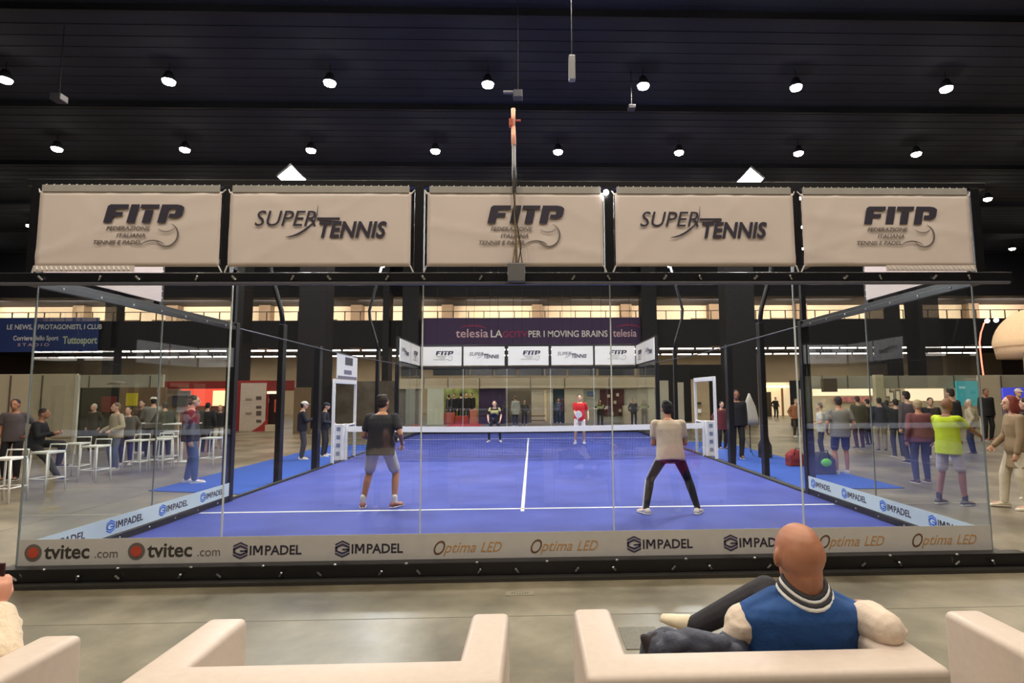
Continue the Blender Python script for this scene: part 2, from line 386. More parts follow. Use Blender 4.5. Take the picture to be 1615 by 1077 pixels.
e, pl, W_, H_ = hall_banner(-8, 158, 501, 555, 35.8, mat('blue_banner', srgb(46, 66, 128), .7), 'gallery_banner', 'blue banner with white newspaper lettering hung on the gallery front at far left')
text(pl, 'white_lettering', 'LE NEWS, I PROTAGONISTI, I CLUB', W_*.10, H_*.66, H_*.20, WHITE_INK, e, bold=.015, sx=.86)
text(pl, 'white_lettering', 'Corriere dello Sport', W_*.17, H_*.34, H_*.19, WHITE_INK, e, bold=.02, sx=.8)
text(pl, 'small_lettering', 'S T A D I O', W_*.22, H_*.17, H_*.12, PINKW, e, bold=.015, sx=1.5)
text(pl, 'white_lettering', 'Tuttosport', W_*.655, H_*.24, H_*.30, mat('greenish_white_ink', srgb(205, 215, 195), .6), e, bold=.03, sx=.72)

# high bay lamps under the ceiling
ORD = ['leftmost', 'second from left', 'third from left', 'fourth from left', 'fifth from left', 'sixth from left', 'seventh from left', 'eighth from left', 'ninth from left', 'tenth from left', 'eleventh from left', 'twelfth from left', 'thirteenth from left', 'fourteenth from left', 'fifteenth from left', 'sixteenth from left', 'seventeenth from left', 'eighteenth from left', 'nineteenth from left', 'twentieth from left'] + ['twenty-%s from left' % w_ for w_ in 'first second third fourth fifth sixth seventh eighth ninth'.split()] + ['thirtieth from left'] + ['thirty-%s from left' % w_ for w_ in 'first second third fourth fifth sixth seventh eighth ninth'.split()] + ['fortieth from left'] + ['forty-%s from left' % w_ for w_ in 'first second third fourth fifth sixth seventh eighth ninth'.split()] + ['fiftieth from left'] * 30
def ordinals(objs, fmt):
    vis = []
    for o in objs:
        d = Vector(o.location)-T; z = d.dot(FW); u = CX+F*d.dot(RT)/z; v = CY-F*d.dot(UP)/z
        if z > 0 and -20 < u < 1635 and v > -10: vis.append((u, o))
    for k, (u, o) in enumerate(sorted(vis, key=lambda q: q[0])): o['label'] = fmt % ORD[k]
lp = empty('high_bay_lamp', (0, 0, 0), world=False)
b = MB(); b.loft([((0,0,.0), (.205,0,0), (0,.205,0)), ((0,0,.18), (.15,0,0), (0,.15,0)), ((0,0,.3), (.1,0,0), (0,.1,0))], 16); b.build('housing', DARK, lp, True)
b = MB(); b.loft([((0,0,-.12), (.09,0,0), (0,.09,0)), ((0,0,-.08), (.17,0,0), (0,.17,0)), ((0,0,.005), (.20,0,0), (0,.20,0))], 16); b.build('lens', LAMP, lp)
b = MB(); b.tube((0,0,.3), (0,0,.598), .012); b.build('cable', DARK, lp)
first = True; HB = {}
for j, (y, off) in enumerate(((44.2, 3.91), (38.5, 1.3), (33, 3.91), (27.8, 1.3), (22.65, 3.91), (17.05, 1.3), (11.86, 3.91), (6.65, 1.3), (1.45, 3.91), (-3.75, 1.3), (-8.95, 3.91))):
    lim = 40 if y > 20 else (22 if y > 8 else 13)
    for i in range(-10, 10):
        x = off+5.17*i
        if abs(x) > lim or y > 34 and abs(x) < 28: continue
        c = lp if first else copy_tree(lp); first = False; c.location = (x, y, 12)
        HB.setdefault(y, []).append(c)
        row = {22.65: 'third', 17.05: 'second', 11.86: 'nearest visible'}.get(y, 'far' if y > 20 else 'overhead')
        tag(c, 'bright round high bay lamp hanging in the %s row under the dark ceiling' % row, 'lamp', 'high bay lamps in the %s row' % row)
        if y < 30: area('high_bay_light', (x, y, 11.88), .45, 135 if y > 2 else 235, col=(1, .88, .72))
for y, nm in ((11.86, 'highest'), (17.05, 'second highest'), (22.65, 'third'), (27.8, 'fourth'), (33, 'fifth'), (38.5, 'sixth'), (44.2, 'lowest')):
    ordinals(HB.get(y, []), 'round ceiling lamp, %s in the ' + nm + ' row of lamps')
for k in (0, 1): ordinals(TB[k], 'glowing tube lamp below the gallery, %s in the ' + ('upper', 'lower')[k] + ' row')
# small things hung from the ceiling
def hung(u, v, Y, w_, h_, m, name, label, cat):
    p = at(u, v, Y); e = empty(name, p, label, cat)
    b = MB(); b.box((p.x-w_/2, Y-w_/2, p.z-h_/2), (p.x+w_/2, Y+w_/2, p.z+h_/2)); b.build('body', m, e, bevel=.02)
    b = MB(); b.tube((p.x, Y, p.z+h_/2), (p.x, Y, 12.6), .012); b.build('cable', DARK, e)
    return e, p
hung(902, 108, 7.0, .16, .62, mat('pale_plastic', (.22, .22, .22), .5), 'hanging_sensor', 'pale slim box hanging from the ceiling right of centre', 'sensor')
e, p = hung(817, 150, 8.0, .24, .2, mat('grey_plastic', (.07, .07, .09), .5), 'hanging_junction_box', 'small grey box hanging above the chain mast', 'box')
b = MB(); b.box((p.x-.38, 7.95, p.z+.05), (p.x-.12, 8.05, p.z+.1)); b.build('side_bar', MATS['pale_plastic'], e)
hung(93, 155, 10, .3, .2, MATS['grey_plastic'], 'hanging_speaker', 'dim box hanging under the ceiling at upper left', 'box')
hung(996, 170, 12, .24, .14, MATS['grey_plastic'], 'hanging_bracket', 'dim bracket hanging below the lamp right of the mast', 'box')

# ================================================================== the court
b = MB(); b.box((-5.02, -.02, FL), (5.02, 20.02, 0)); tf = struct('floor_court_turf', b, TURF)
tf['label'] = 'blue artificial turf of the padel court'
def line(x0, y0, x1, y1):
    b = MB(); b.box((x0, y0, 0), (x1, y1, .004)); o = b.build('painted_line', WHITE, tf); return o
line(-4.95, 3.02, 4.95, 3.08); line(-4.95, 16.92, 4.95, 16.98); line(-.027, 2.85, .027, 10); line(-.027, 10, .027, 17.15)
for s, xs in ((-1, (-7.35, -5.1)), (1, (5.1, 7.2))):
    b = MB(); y0 = 4.9 if s < 0 else 4.7
    b.prism([(xs[0], y0+.6 if s < 0 else y0, FL), (xs[1], y0, FL), (xs[1], 15.2, FL), (xs[0], 15.2, FL)], (0, 0, .012))
    tag(b.build('floor_carpet', CARPET), 'bright blue carpet strip along the %s side of the court' % ('left' if s < 0 else 'right'), kind='structure')

def panel(b, x0, y0, x1, y1, z0, z1, t=.012):
    if x0 == x1: b.box((x0-t/2, y0+.004, z0), (x0+t/2, y1-.004, z1))
    else: b.box((x0+.004, y0-t/2, z0), (x1-.004, y0+t/2, z1))
def end_wall(Y, s, label):          # s = -1: outside of the near end looks to -y
    e = empty('glass_end_wall', (0, Y, FL), label, 'glass wall', 'glass end walls' if False else None)
    for i in range(5):
        b = MB(); panel(b, -5+2*i, Y, -3+2*i, Y, .10, 2.95); b.build('glass_pane', GLASS, e)
    for i in range(1, 5):
        b = MB(); b.box((-5+2*i-.006, Y-.009, .1), (-5+2*i+.006, Y+.009, 2.95)); b.build('pane_joint', SEAM, e)
    for x in (-5, 5):
        b = MB(); b.box((x-.006, Y-.008, .1), (x+.006, Y+.008, 2.95)); b.build('pane_edge', mat('dull_glass_edge', (.25, .28, .27), .3), e)
    b = MB(); b.box((-5.3, Y+s*.02, 2.95), (5.35, Y+s*.14, 3.06)); b.build('top_beam', BLACK, e, bevel=.008)
    b = MB(); b.box((-5.25, Y+s*.13, 2.925), (5.3, Y+s*.165, 2.955)); b.build('beam_flange', mat('grey_flange', (.10, .10, .12), .4), e, bevel=.004)
    b = MB(); b.box((-5.2, Y+s*.02, -.01), (5.25, Y+s*.16, .12)); b.build('base_beam', BLACK, e, bevel=.008)
    b = MB(); b.box((-5.25, Y-.02, FL), (5.3, Y+s*.24, -.01)); b.build('base_plate', mat('grey_base_plate', (.035, .033, .03), .3), e, bevel=.004)
    if s < 0:
        for i in range(21):
            for z in (3.0, .045):
                x = -4.85+i*.485+(.11 if i % 2 else 0); d = .028 if i % 2 else -.028
                b = MB(); b.tube((x-d/2, Y-.15-.03*(z < 1), z-.02), (x+d/2, Y-.17-.03*(z < 1), z+.018), .011, .011, 8); b.build('hook_bolt', STEEL, e)
        for i in range(14):
            x = -4.6+i*.7; b = MB(); b.ell((x, Y-.16, .118), .018, .014, .012); b.build('glass_clip', STEEL, e)
    else:
        for i in range(10):
            b = MB(); b.tube((-4.6+i, Y+.16, 3.0), (-4.56+i, Y+.18, 3.02), .012); b.build('hook_bolt', STEEL, e)
    for x in (-4.99, -3.03, -1.03, .99, 3.02, 5.02):
        b = MB(); b.box((x-.05, Y+s*.03, 3.06), (x+.05, Y+s*.12, 4.0)); b.build('banner_post', BLACK, e, bevel=.006)
    b = MB(); b.box((-5.1, Y+s*.03, 3.99), (5.15, Y+s*.12, 4.06)); b.build('top_rail', BLACK, e, bevel=.006)
    return e
near = end_wall(0, -1, 'near glass end wall of the court in a black bolted steel frame')
farw = end_wall(20, 1, 'far glass end wall of the court behind the far players')

def side_wall(s, Y0, Y1, label, joint):
    X = 5*s; e = empty('glass_side_wall', (X, Y0, FL), label, 'glass wall')
    for a in (Y0, Y0+2):
        b = MB(); panel(b, X, a, X, a+2, .10, 2.95); b.build('glass_pane', GLASS, e)
    b = MB(); b.box((X-.008, Y0+1.994, .1), (X+.008, Y0+2.006, 2.95)); b.build('pane_joint', mat('dull_glass_edge', (.25, .28, .27), .3), e)
    b = MB(); b.box((X+s*.015, Y0, -.01), (X+s*.12, Y1, .10)); b.box((X-s*.01, Y0, .0), (X+s*.015, Y1, .09)); b.build('base_beam', BLACK, e, bevel=.006)
    b = MB(); b.box((X+s*.015, Y0, 2.95), (X+s*.12, Y1, 3.06)); b.box((X-s*.01, Y0, 2.93), (X+s*.015, Y1, 3.0)); b.build('top_beam', BLACK, e, bevel=.006)
    b = MB(); y = Y1 if Y0 < 5 else Y0; b.box((X-s*.02, y-.06, FL), (X+s*.13, y+.06, 3.06)); b.build('end_post', BLACK, e, bevel=.006)
    for k in range(7):
        for z in (.045, 2.97):
            b = MB(); b.ell((X-s*.015, Y0+.3+k*.55, z), .008, .014, .014); b.build('bolt', STEEL, e)
    for k in range(3):
        yy = Y0+2*k; b = MB(); b.box((X+s*.03, yy-.04, 3.06), (X+s*.11, yy+.04, 4.0)); b.build('banner_post', BLACK, e)
    b = MB(); b.box((X+s*.03, Y0, 3.99), (X+s*.11, Y1, 4.05)); b.build('top_rail', BLACK, e)
    return e
sl = side_wall(-1, 0, 4, 'near left glass side wall with pale sticker strip along its foot', 2)
sr = side_wall(1, 0, 4, 'near right glass side wall with pale sticker strip along its foot', 2)
side_wall(-1, 16, 20, 'far left glass side wall of the court', 2)
side_wall(1, 16, 20, 'far right glass side wall of the court', 2)
for s, e_, nm in ((-1, sl, 'left'), (1, sr, 'right')):
    # continuous low kerb and the high tie tube along the open middle of the court
    b = MB(); b.box((5*s-.03, 4.06, FL), (5*s+.09*s, 15.94, .035)); b.build('side_kerb', mat('kerb_rubber', (.03, .03, .035), .7))
    tag(bpy.data.objects[-1] if False else COL.objects[-1], 'low dark kerb along the open %s side of the court' % nm, 'kerb')
    b = MB(); b.path([(5*s, 4.0, 2.97), (5*s, 10, 2.9), (5*s, 16.0, 2.97)], .014)
    tag(b.build('tie_tube', mat('grey_tube', (.06, .06, .06), .5)), 'thin grey tie tube spanning high over the open %s side' % nm, 'tube')

# printed strips on the glass
def strip(pl, w_, h_, name, label, m, parent_loc):
    e = empty(name, parent_loc, label, 'printed strip')
    b = MB(); b.prism([pl.p(0, 0, 0), pl.p(w_, 0, 0), pl.p(w_, h_, 0), pl.p(0, h_, 0)], pl.n*.003); b.build('printed_film', m, e)
    return e
pl = Pl((-4.98, -.010, .113)); e = strip(pl, 9.97, .257, 'glass_sticker_strip', 'long greige sponsor strip along the foot of the near glass wall', STICK2, (-4.98, -.01, .1))
for x in (-4.92, -3.91): tvitec(pl, x+4.98, .045, .84, e)
for x in (-2.87, -1.85, 1.13, 2.14): gimpadel(pl, x+4.98, .035, .70, mat('slate_ink', srgb(66, 62, 96), .6), INK, e)
for x in (-.88, .11, 3.12, 4.11): optima(pl, x+4.98, .03, .75, e)
pl = Pl((-4.992, .03, .105), R(90)); e = strip(pl, 3.93, .215, 'glass_sticker_strip', 'pale sticker strip on the foot of the left glass side wall', STICK, (-4.99, 0, .1))
for k in range(4): gimpadel(pl, .17+k*.97, .03, .66, BLUE_INK, INK, e)
pl = Pl((4.992, 3.96, .105), R(-90)); e = strip(pl, 3.93, .215, 'glass_sticker_strip', 'pale sticker strip on the foot of the right glass side wall', STICK, (4.99, 0, .1))
for k in range(4): gimpadel(pl, .12+k*.97, .03, .66, BLUE_INK, INK, e)

# advertising banners on the frames
def vinyl_sheet(pl, w_, h_, e, m=VINYL, hang=0, seed=0):
    rnd = random.Random(seed); n, k = 36, 16; vs = []; fs = []
    folds = [(rnd.uniform(0, 1), rnd.uniform(0, 1), rnd.uniform(0, 6.28), rnd.uniform(.004, .007)) for _ in range(7)]
    for j in range(k+1):
        for i in range(n+1):
            u, v = i/n, j/k; d = 0
            for fx, fy, an, am in folds:
                t = (u-fx)*w_*math.cos(an)+(v-fy)*h_*math.sin(an); d += am*math.exp(-(t/.030)**2)*(1 if j and j < k else .4)
            d += .002*math.sin(math.pi*u)*math.sin(math.pi*v)
            vs.append(pl.p(u*w_, v*h_, d))
    for j in range(k):
        for i in range(n): a = j*(n+1)+i; fs.append((a, a+1, a+n+2, a+n+1))
    o = MB().add(vs, fs).build('banner_sheet', m, e, True)
    sd = o.modifiers.new('thick', 'SOLIDIFY'); sd.thickness = .004; sd.offset = -1
    return o
names = ['fitp', 'st', 'fitp', 'st', 'fitp']
xs = [(-4.93, -3.08), (-2.99, -1.11), (-.94, .92), (1.05, 2.98), (3.07, 4.93)]
order = ['leftmost', 'second from left', 'middle', 'second from right', 'rightmost']
for i, (x0, x1) in enumerate(xs):
    w_ = x1-x0
    kind = 'bold initials over a swoosh' if names[i] == 'fitp' else 'slanted tennis lettering'
    e = empty('advertising_banner', (x0, -.14, 3.1), 'cream banner with %s, %s of five above the near glass' % (kind, order[i]), 'banner', 'cream banners above the near glass')
    pl = Pl((x0, -.14, 3.12)); vinyl_sheet(pl, w_, .80, e, seed=i)
    b = MB(); b.box((x0+.02, -.15, 3.91), (x1-.02, -.13, 3.985)); b.build('top_hem', mat('grey_hem', (.42, .40, .37), .7), e, bevel=.004)
    pl2 = Pl((x0, -.1505, 3.12))
    if names[i] == 'fitp': fitp(Pl(pl2.p(w_*.36 if i != 2 else w_*.34, .46, 0)), .78, e)
    else: supertennis(Pl(pl2.p(w_*.135 if i == 1 else w_*.13, .43, 0)), 1.39, e)
    # lacing at the edges
    for k in range(24):
        x = x0+.04+(w_-.08)*k/23
        b = MB(); b.tube((x, -.135, 3.985), (x+.012, -.10, 4.02), .004, n=5); b.build('lace', WHITE, e)
    if i in (0, 4):
        for k in range(20):
            x = (x0+.02 if i == 0 else x1-.95)+k*.048
            b = MB(); b.tube((x, -.14, 3.125), (x+.018, -.15, 3.085), .009, n=6); b.build('lace', WHITE, e)
        b = MB(); b.box((x0 if i == 0 else x1-.97, -.145, 3.07), (x0+1.0 if i == 0 else x1, -.135, 3.13)); b.build('torn_hem', VINYL, e)
    for x, d in ((x0, -.03), (x1, .03)):
        b = MB(); b.tube((x, -.145, 3.13), (x+d, -.13, 3.06), .008, n=6); b.build('corner_tie', WHITE, e)
        b = MB(); b.tube((x, -.145, 3.9), (x+d, -.12, 3.95), .006, n=6); b.build('corner_tie', WHITE, e)
for i, (x0, x1) in enumerate(xs):
    w_ = x1-x0
    e = empty('advertising_banner', (x0, 19.9, 3.1), 'cream banner with %s, %s of the five above the far glass' % ('bold initials' if names[i] == 'fitp' else 'tennis lettering', order[i]), 'banner', 'cream banners above the far glass')
    pl = Pl((x0, 19.97, 3.1)); b = MB(); b.box((x0, 20.0, 3.1), (x1, 20.03, 3.97)); b.build('banner_sheet', VINYL2, e)
    pl2 = Pl((x0, 19.995, 3.12))
    if names[i] == 'fitp': fitp(Pl(pl2.p(w_*.36, .46, 0)), .78, e)
    else: supertennis(Pl(pl2.p(w_*.135, .43, 0)), 1.39, e)
for s in (-1, 1):
    for y0 in (16.05, 18.05):
        nm = 'left' if s < 0 else 'right'
        e = empty('advertising_banner', (4.98*s, y0, 3.1), 'cream side banner at the far %s corner, %s one' % (nm, 'nearer' if y0 < 17 else 'farther'), 'banner', 'side banners at the far corners')
        b = MB(); b.box((4.97*s, y0, 3.1), (4.99*s, y0+1.9, 3.97)); b.build('banner_sheet', VINYL2, e)
        if s < 0: pl = Pl((-4.96, y0+.25, 3.5), R(90))
        else: pl = Pl((4.96, y0+1.65, 3.5), R(-90))
        supertennis(pl, 1.3, e) if y0 < 17 else fitp(Pl(pl.p(.3, 0, 0), pl.rz), .78, e)
for s in (-1, 1):
    for y0 in (.05,):
        nm = 'left' if s < 0 else 'right'
        e = empty('advertising_banner', (5.03*s, y0, 3.1), 'cream side banner above the near %s glass pane, facing into the court' % nm, 'banner')
        b = MB(); b.box((5.0*s, y0, 3.1), (5.03*s, y0+1.9, 3.97)); b.build('banner_sheet', VINYL, e)
        for k in range(9): b = MB(); b.tube((5.015*s, y0+1.9, 3.15+k*.095), (5.03*s, y0+1.96, 3.17+k*.095), .006, n=5); b.build('lace', WHITE, e)

# the net
e = empty('padel_net', (0, 10, 0), 'padel net with a wide white top band across the court', 'net')
b = MB()
for i in range(0, 221): x = -4.95+i*.045; b.box((x-.0035, 9.997, .02), (x+.0035, 10.003, .76))
for j in range(0, 17): z = .03+j*.045; b.box((-4.95, 9.997, z-.0035), (4.95, 10.003, z+.0035))
b.build('net_mesh', mat('net_cord', (.01, .01, .012), .8), e)
b = MB(); n = 24
pts = []
for i in range(n+1): x = -4.98+9.96*i/n; pts.append((x, .88+.05*(x/5)**2))
for i in range(n):
    (xa, za), (xb, zb) = pts[i], pts[i+1]
    b.add([(xa,9.98,za-.15),(xb,9.98,zb-.15),(xb,9.98,zb),(xa,9.98,za),(xa,10.02,za-.15),(xb,10.02,zb-.15),(xb,10.02,zb),(xa,10.02,za)],
          [(0,1,2,3),(7,6,5,4),(3,2,6,7),(0,4,5,1),(0,3,7,4),(1,5,6,2)])
b.build('top_band', WHITE, e)
for s in (-1, 1):
    b = MB(); b.box((5.02*s-.06, 9.94, 0), (5.02*s+.06, 10.06, 1.0)); b.build('net_post', WHITE, e, bevel=.01)
    bx = MB(); bx.box((5.0*s, 9.74, .02), (5.26*s, 9.90, 1.0)); c = bx.build('post_cover', WHITE, e, bevel=.02)
    for k in range(4):
        b2 = MB(); zz = .16+k*.22; b2.box((5.13*s-.05, 9.732, zz), (5.13*s+.05, 9.742, zz+.1)); b2.build('blue_logo_patch', mat('pale_blue_print', srgb(130, 140, 160), .6), c)
# white entrance portals beside the net posts
def portal(s):
    x = 5.06*s; nm = 'left' if s < 0 else 'right'
    e = empty('entrance_portal', (x, 10, 0), 'white tubular portal frame beside the %s net post%s' % (nm, ', carrying a notice board' if s < 0 else ''), 'frame')
    for y in (9.1, 10.9):
        b = MB(); b.box((x-.035, y-.035, 0), (x+.035, y+.035, 2.15)); b.build('upright', WHITE, e, bevel=.008)
    b = MB(); b.box((x-.035, 9.07, 2.10), (x+.035, 10.93, 2.22)); b.build('crossbar', WHITE, e, bevel=.008)
    for z in (1.0,):
        b = MB(); b.tube((x, 9.9, z-.05), (x, 10.9, z-.05), .03); b.build('rail', WHITE, e)
portal(-1); portal(1)
e = empty('notice_board', (-5.06, 9.1, 2.22), 'white notice board with dark picture on top of the left portal', 'board')
pl = Pl((-5.02, 9.08, 2.24), R(90))
pl.o.y = 9.12
b = MB(); b.prism([pl.p(0, 0, 0), pl.p(1.72, 0, 0), pl.p(1.72, .63, 0), pl.p(0, .68, 0)], pl.n*.02); b.build('board', WHITE, e)
def rect(u0, v0, u1, v1): return [(u0, v0), (u1, v0), (u1, v1), (u0, v1)]
polys(pl, 'printed_picture', [rect(.62, .38, 1.28, .60)], mat('print_dark', srgb(84, 80, 84), .6), e, off=.022)
polys(pl, 'printed_block', [rect(.55, .12, 1.2, .24), rect(.05, 0, 1.65, .07)], mat('print_grey', srgb(120, 116, 134), .6), e, off=.022)

# floodlight masts: straight to 3.1 m, then cranked outwards and back in over the court
def mast(s, Y, name, label):
    x = 5.15*s
    e = empty('floodlight_mast', (x, Y, FL), label, 'floodlight mast', 'floodlight masts')
    b = MB(); b.box((x-.055, Y-.09, FL), (x+.055, Y+.09, 3.3)); b.build('column', BLACK, e, bevel=.01)
    b = MB(); b.box((x-.14, Y-.16, FL), (x+.14, Y+.16, FL+.03)); b.build('foot_plate', BLACK, e, bevel=.005)
    b = MB(); b.path([(x, Y, 3.25), (x+.05*s, Y, 3.6), (x+.3*s, Y, 4.4), (x+.33*s, Y, 4.7), (x+.1*s, Y, 5.6), (x-.10*s, Y, 6.42)], .05, 10); b.build('arm', BLACK, e, True)
    for dy in (-.25, .25):
        h = MB(); c = Vector((x-.16*s, Y-.02+dy, 6.44))
        # lamp head tipped down and inwards towards the middle of the near half
        nz = Vector((-s*.55, -.50 if Y < 8 else .1, -.62)).normalized(); yv = Vector((0, 1, 0)); yv = (yv-nz*yv.dot(nz)).normalized(); ax = yv.cross(nz)
        P = [c+ax*a_*.20+yv*b_*.20 for a_, b_ in ((-1,-1),(1,-1),(1,1),(-1,1))]
        h.prism([p-nz*.07 for p in P], nz*.07); hd = h.build('lamp_head', BLACK, e, bevel=.01)
        l = MB(); l.prism([c+ax*a_*.18+yv*b_*.18+nz*.001 for a_, b_ in ((-1,-1),(1,-1),(1,1),(-1,1))], nz*.02); l.build('lens', FLOOD, hd)
        n2 = Vector((-s*.60, .05, -.75))
        lo = area('flood_light', c+nz*.05, .3, 150, col=(.90, .94, 1), sy=.34)
        lo.rotation_euler = n2.to_track_quat('-Z', 'Y').to_euler()
for s in (-1, 1):
    for Y in (6.15, 13.6):
        mast(s, Y, '', 'black cranked floodlight mast on the %s side, %s of the two' % ('left' if s < 0 else 'right', 'nearer' if Y < 8 else 'farther'))
for s in (-1, 1):
    e = empty('frame_post', (5.15*s, 8.2, FL), 'black steel post standing between the nearer mast and the portal, %s side' % ('left' if s < 0 else 'right'), 'post')
    b = MB(); b.box((5.15*s-.07, 8.1, FL), (5.15*s+.07, 8.3, 3.0)); b.build('post', BLACK, e, bevel=.008)
    b = MB(); b.box((5.15*s-.12, 8.04, FL), (5.15*s+.12, 8.36, FL+.03)); b.build('foot_plate', BLACK, e)

# camera mast clamped on the near frame
e = empty('camera_mast', (0, -.2, 3.0), 'slim grey mast with copper coloured head clamped above the middle banner', 'mast')
b = MB(); b.box((-.09, -.24, 2.94), (.09, -.15, 3.14)); b.build('bracket_box', mat('bracket_grey', (.16, .16, .17), .45), e, bevel=.012)
b = MB(); b.tube((0, -.2, 3.14), (-.02, -.2, 3.95), .012); b.tube((-.04, -.2, 3.14), (0, -.2, 3.4), .006); b.tube((.06, -.2, 3.14), (.01, -.2, 3.5), .006); b.build('lower_rod', mat('brass_rod', (.35, .25, .15), .4, .6), e)
b = MB(); b.tube((-.02, -.2, 3.9), (-.025, -.2, 4.42), .022); b.build('pole', mat('pole_grey', (.22, .22, .24), .4, .5), e, True)
b = MB(); b.tube((-.025, -.2, 4.42), (-.03, -.2, 4.62), .026, .022); b.tube((-.03, -.2, 4.62), (-.03, -.2, 4.82), .02, .024); b.build('copper_head', mat('copper_tape', (.95, .45, .28), .35, .2, emit=(1, .5, .35), estr=.25), e, True)  # faint emission on the head stands in for light falling on copper
b = MB(); b.box((-.075, -.23, 4.62), (-.035, -.17, 4.70)); b.box((0, -.21, 4.68), (.05, -.19, 4.70)); b.build('clamp', mat('red_clamp', (.6, .12, .08), .5), e, bevel=.004)
b = MB(); b.path([(.02, -.22, 3.14), (.05, -.24, 3.3), (.0, -.23, 3.6), (-.03, -.23, 3.9), (.01, -.22, 3.98), (.0, -.22, 4.05)], .005, 6); b.build('cable', BLACK, e)
e = empty('spotlight', (.95, -.15, 3.93), 'tiny glowing spotlight at the upper right corner of the middle banner', 'lamp')
b = MB(); b.ell((.955, -.16, 3.92), .03, .03, .03); b.build('lens', emis('spot_glow', (1, .95, .9), 12), e, True)
b = MB(); b.box((.93, -.14, 3.93), (.98, -.11, 3.99)); b.build('clamp', BLACK, e)

# ================================================================== people
SKINS = {'fair': srgb(214, 168, 142), 'tan': srgb(188, 132, 102), 'mid': srgb(160, 108, 82)}
def ik(a, c, l1, l2, pole):
    a = Vector(a); c = Vector(c); d = c-a; L = min(max(d.length, abs(l1-l2)+.01), (l1+l2)*.995); dn = d.normalized()
    c = a+dn*L; x = (l1*l1-l2*l2+L*L)/(2*L); h = math.sqrt(max(l1*l1-x*x, 0))
    p = Vector(pole); p = p-dn*p.dot(dn)
    if p.length < 1e-4: p = dn.orthogonal()
    return a+dn*x+p.normalized()*h, c
def hand(b, w_, d, side, palm_n, s=1, curl=.7, fr=.0095):
    """palm, four fingers and a thumb from the wrist w_ along d; palm faces palm_n"""
    d = Vector(d).normalized(); n = Vector(palm_n); n = (n-d*n.dot(d)).normalized(); x = d.cross(n).normalized()   # x: across the palm
    M = Matrix((x, n, d)).transposed()
    c = Vector(w_)+d*.052*s; b.ell(c, .042*s, .016*s, .054*s, M, 12)
    for i, L in enumerate((.070, .082, .078, .060)):
        u = (i-1.5)*.0215*s*side; p0 = Vector(w_)+x*u*.9+d*.088*s
        a = 0; p = p0
        for k, seg in enumerate((.44, .32, .24)):
            a += curl*(.75 if k == 0 else .85)*(1+.08*i)
            q = p+(d*math.cos(a)+n*math.sin(a))*L*seg*s+x*u*.12*(1 if k == 0 else 0); b.cap(p, q, fr*s*(1-.09*k), fr*s*(.93-.09*k), 8); p = q
    t0 = Vector(w_)-x*side*.026*s+d*.030*s+n*.006*s; t1 = t0+(-x*side*.55+d*.55+n*.4).normalized()*.042*s; t2 = t1+(-x*side*.05+d*.8+n*.55).normalized()*.034*s
    b.cap(t0, t1, .013*s, .011*s, 8); b.cap(t1, t2, .011*s, .009*s, 8)
NP = [0]
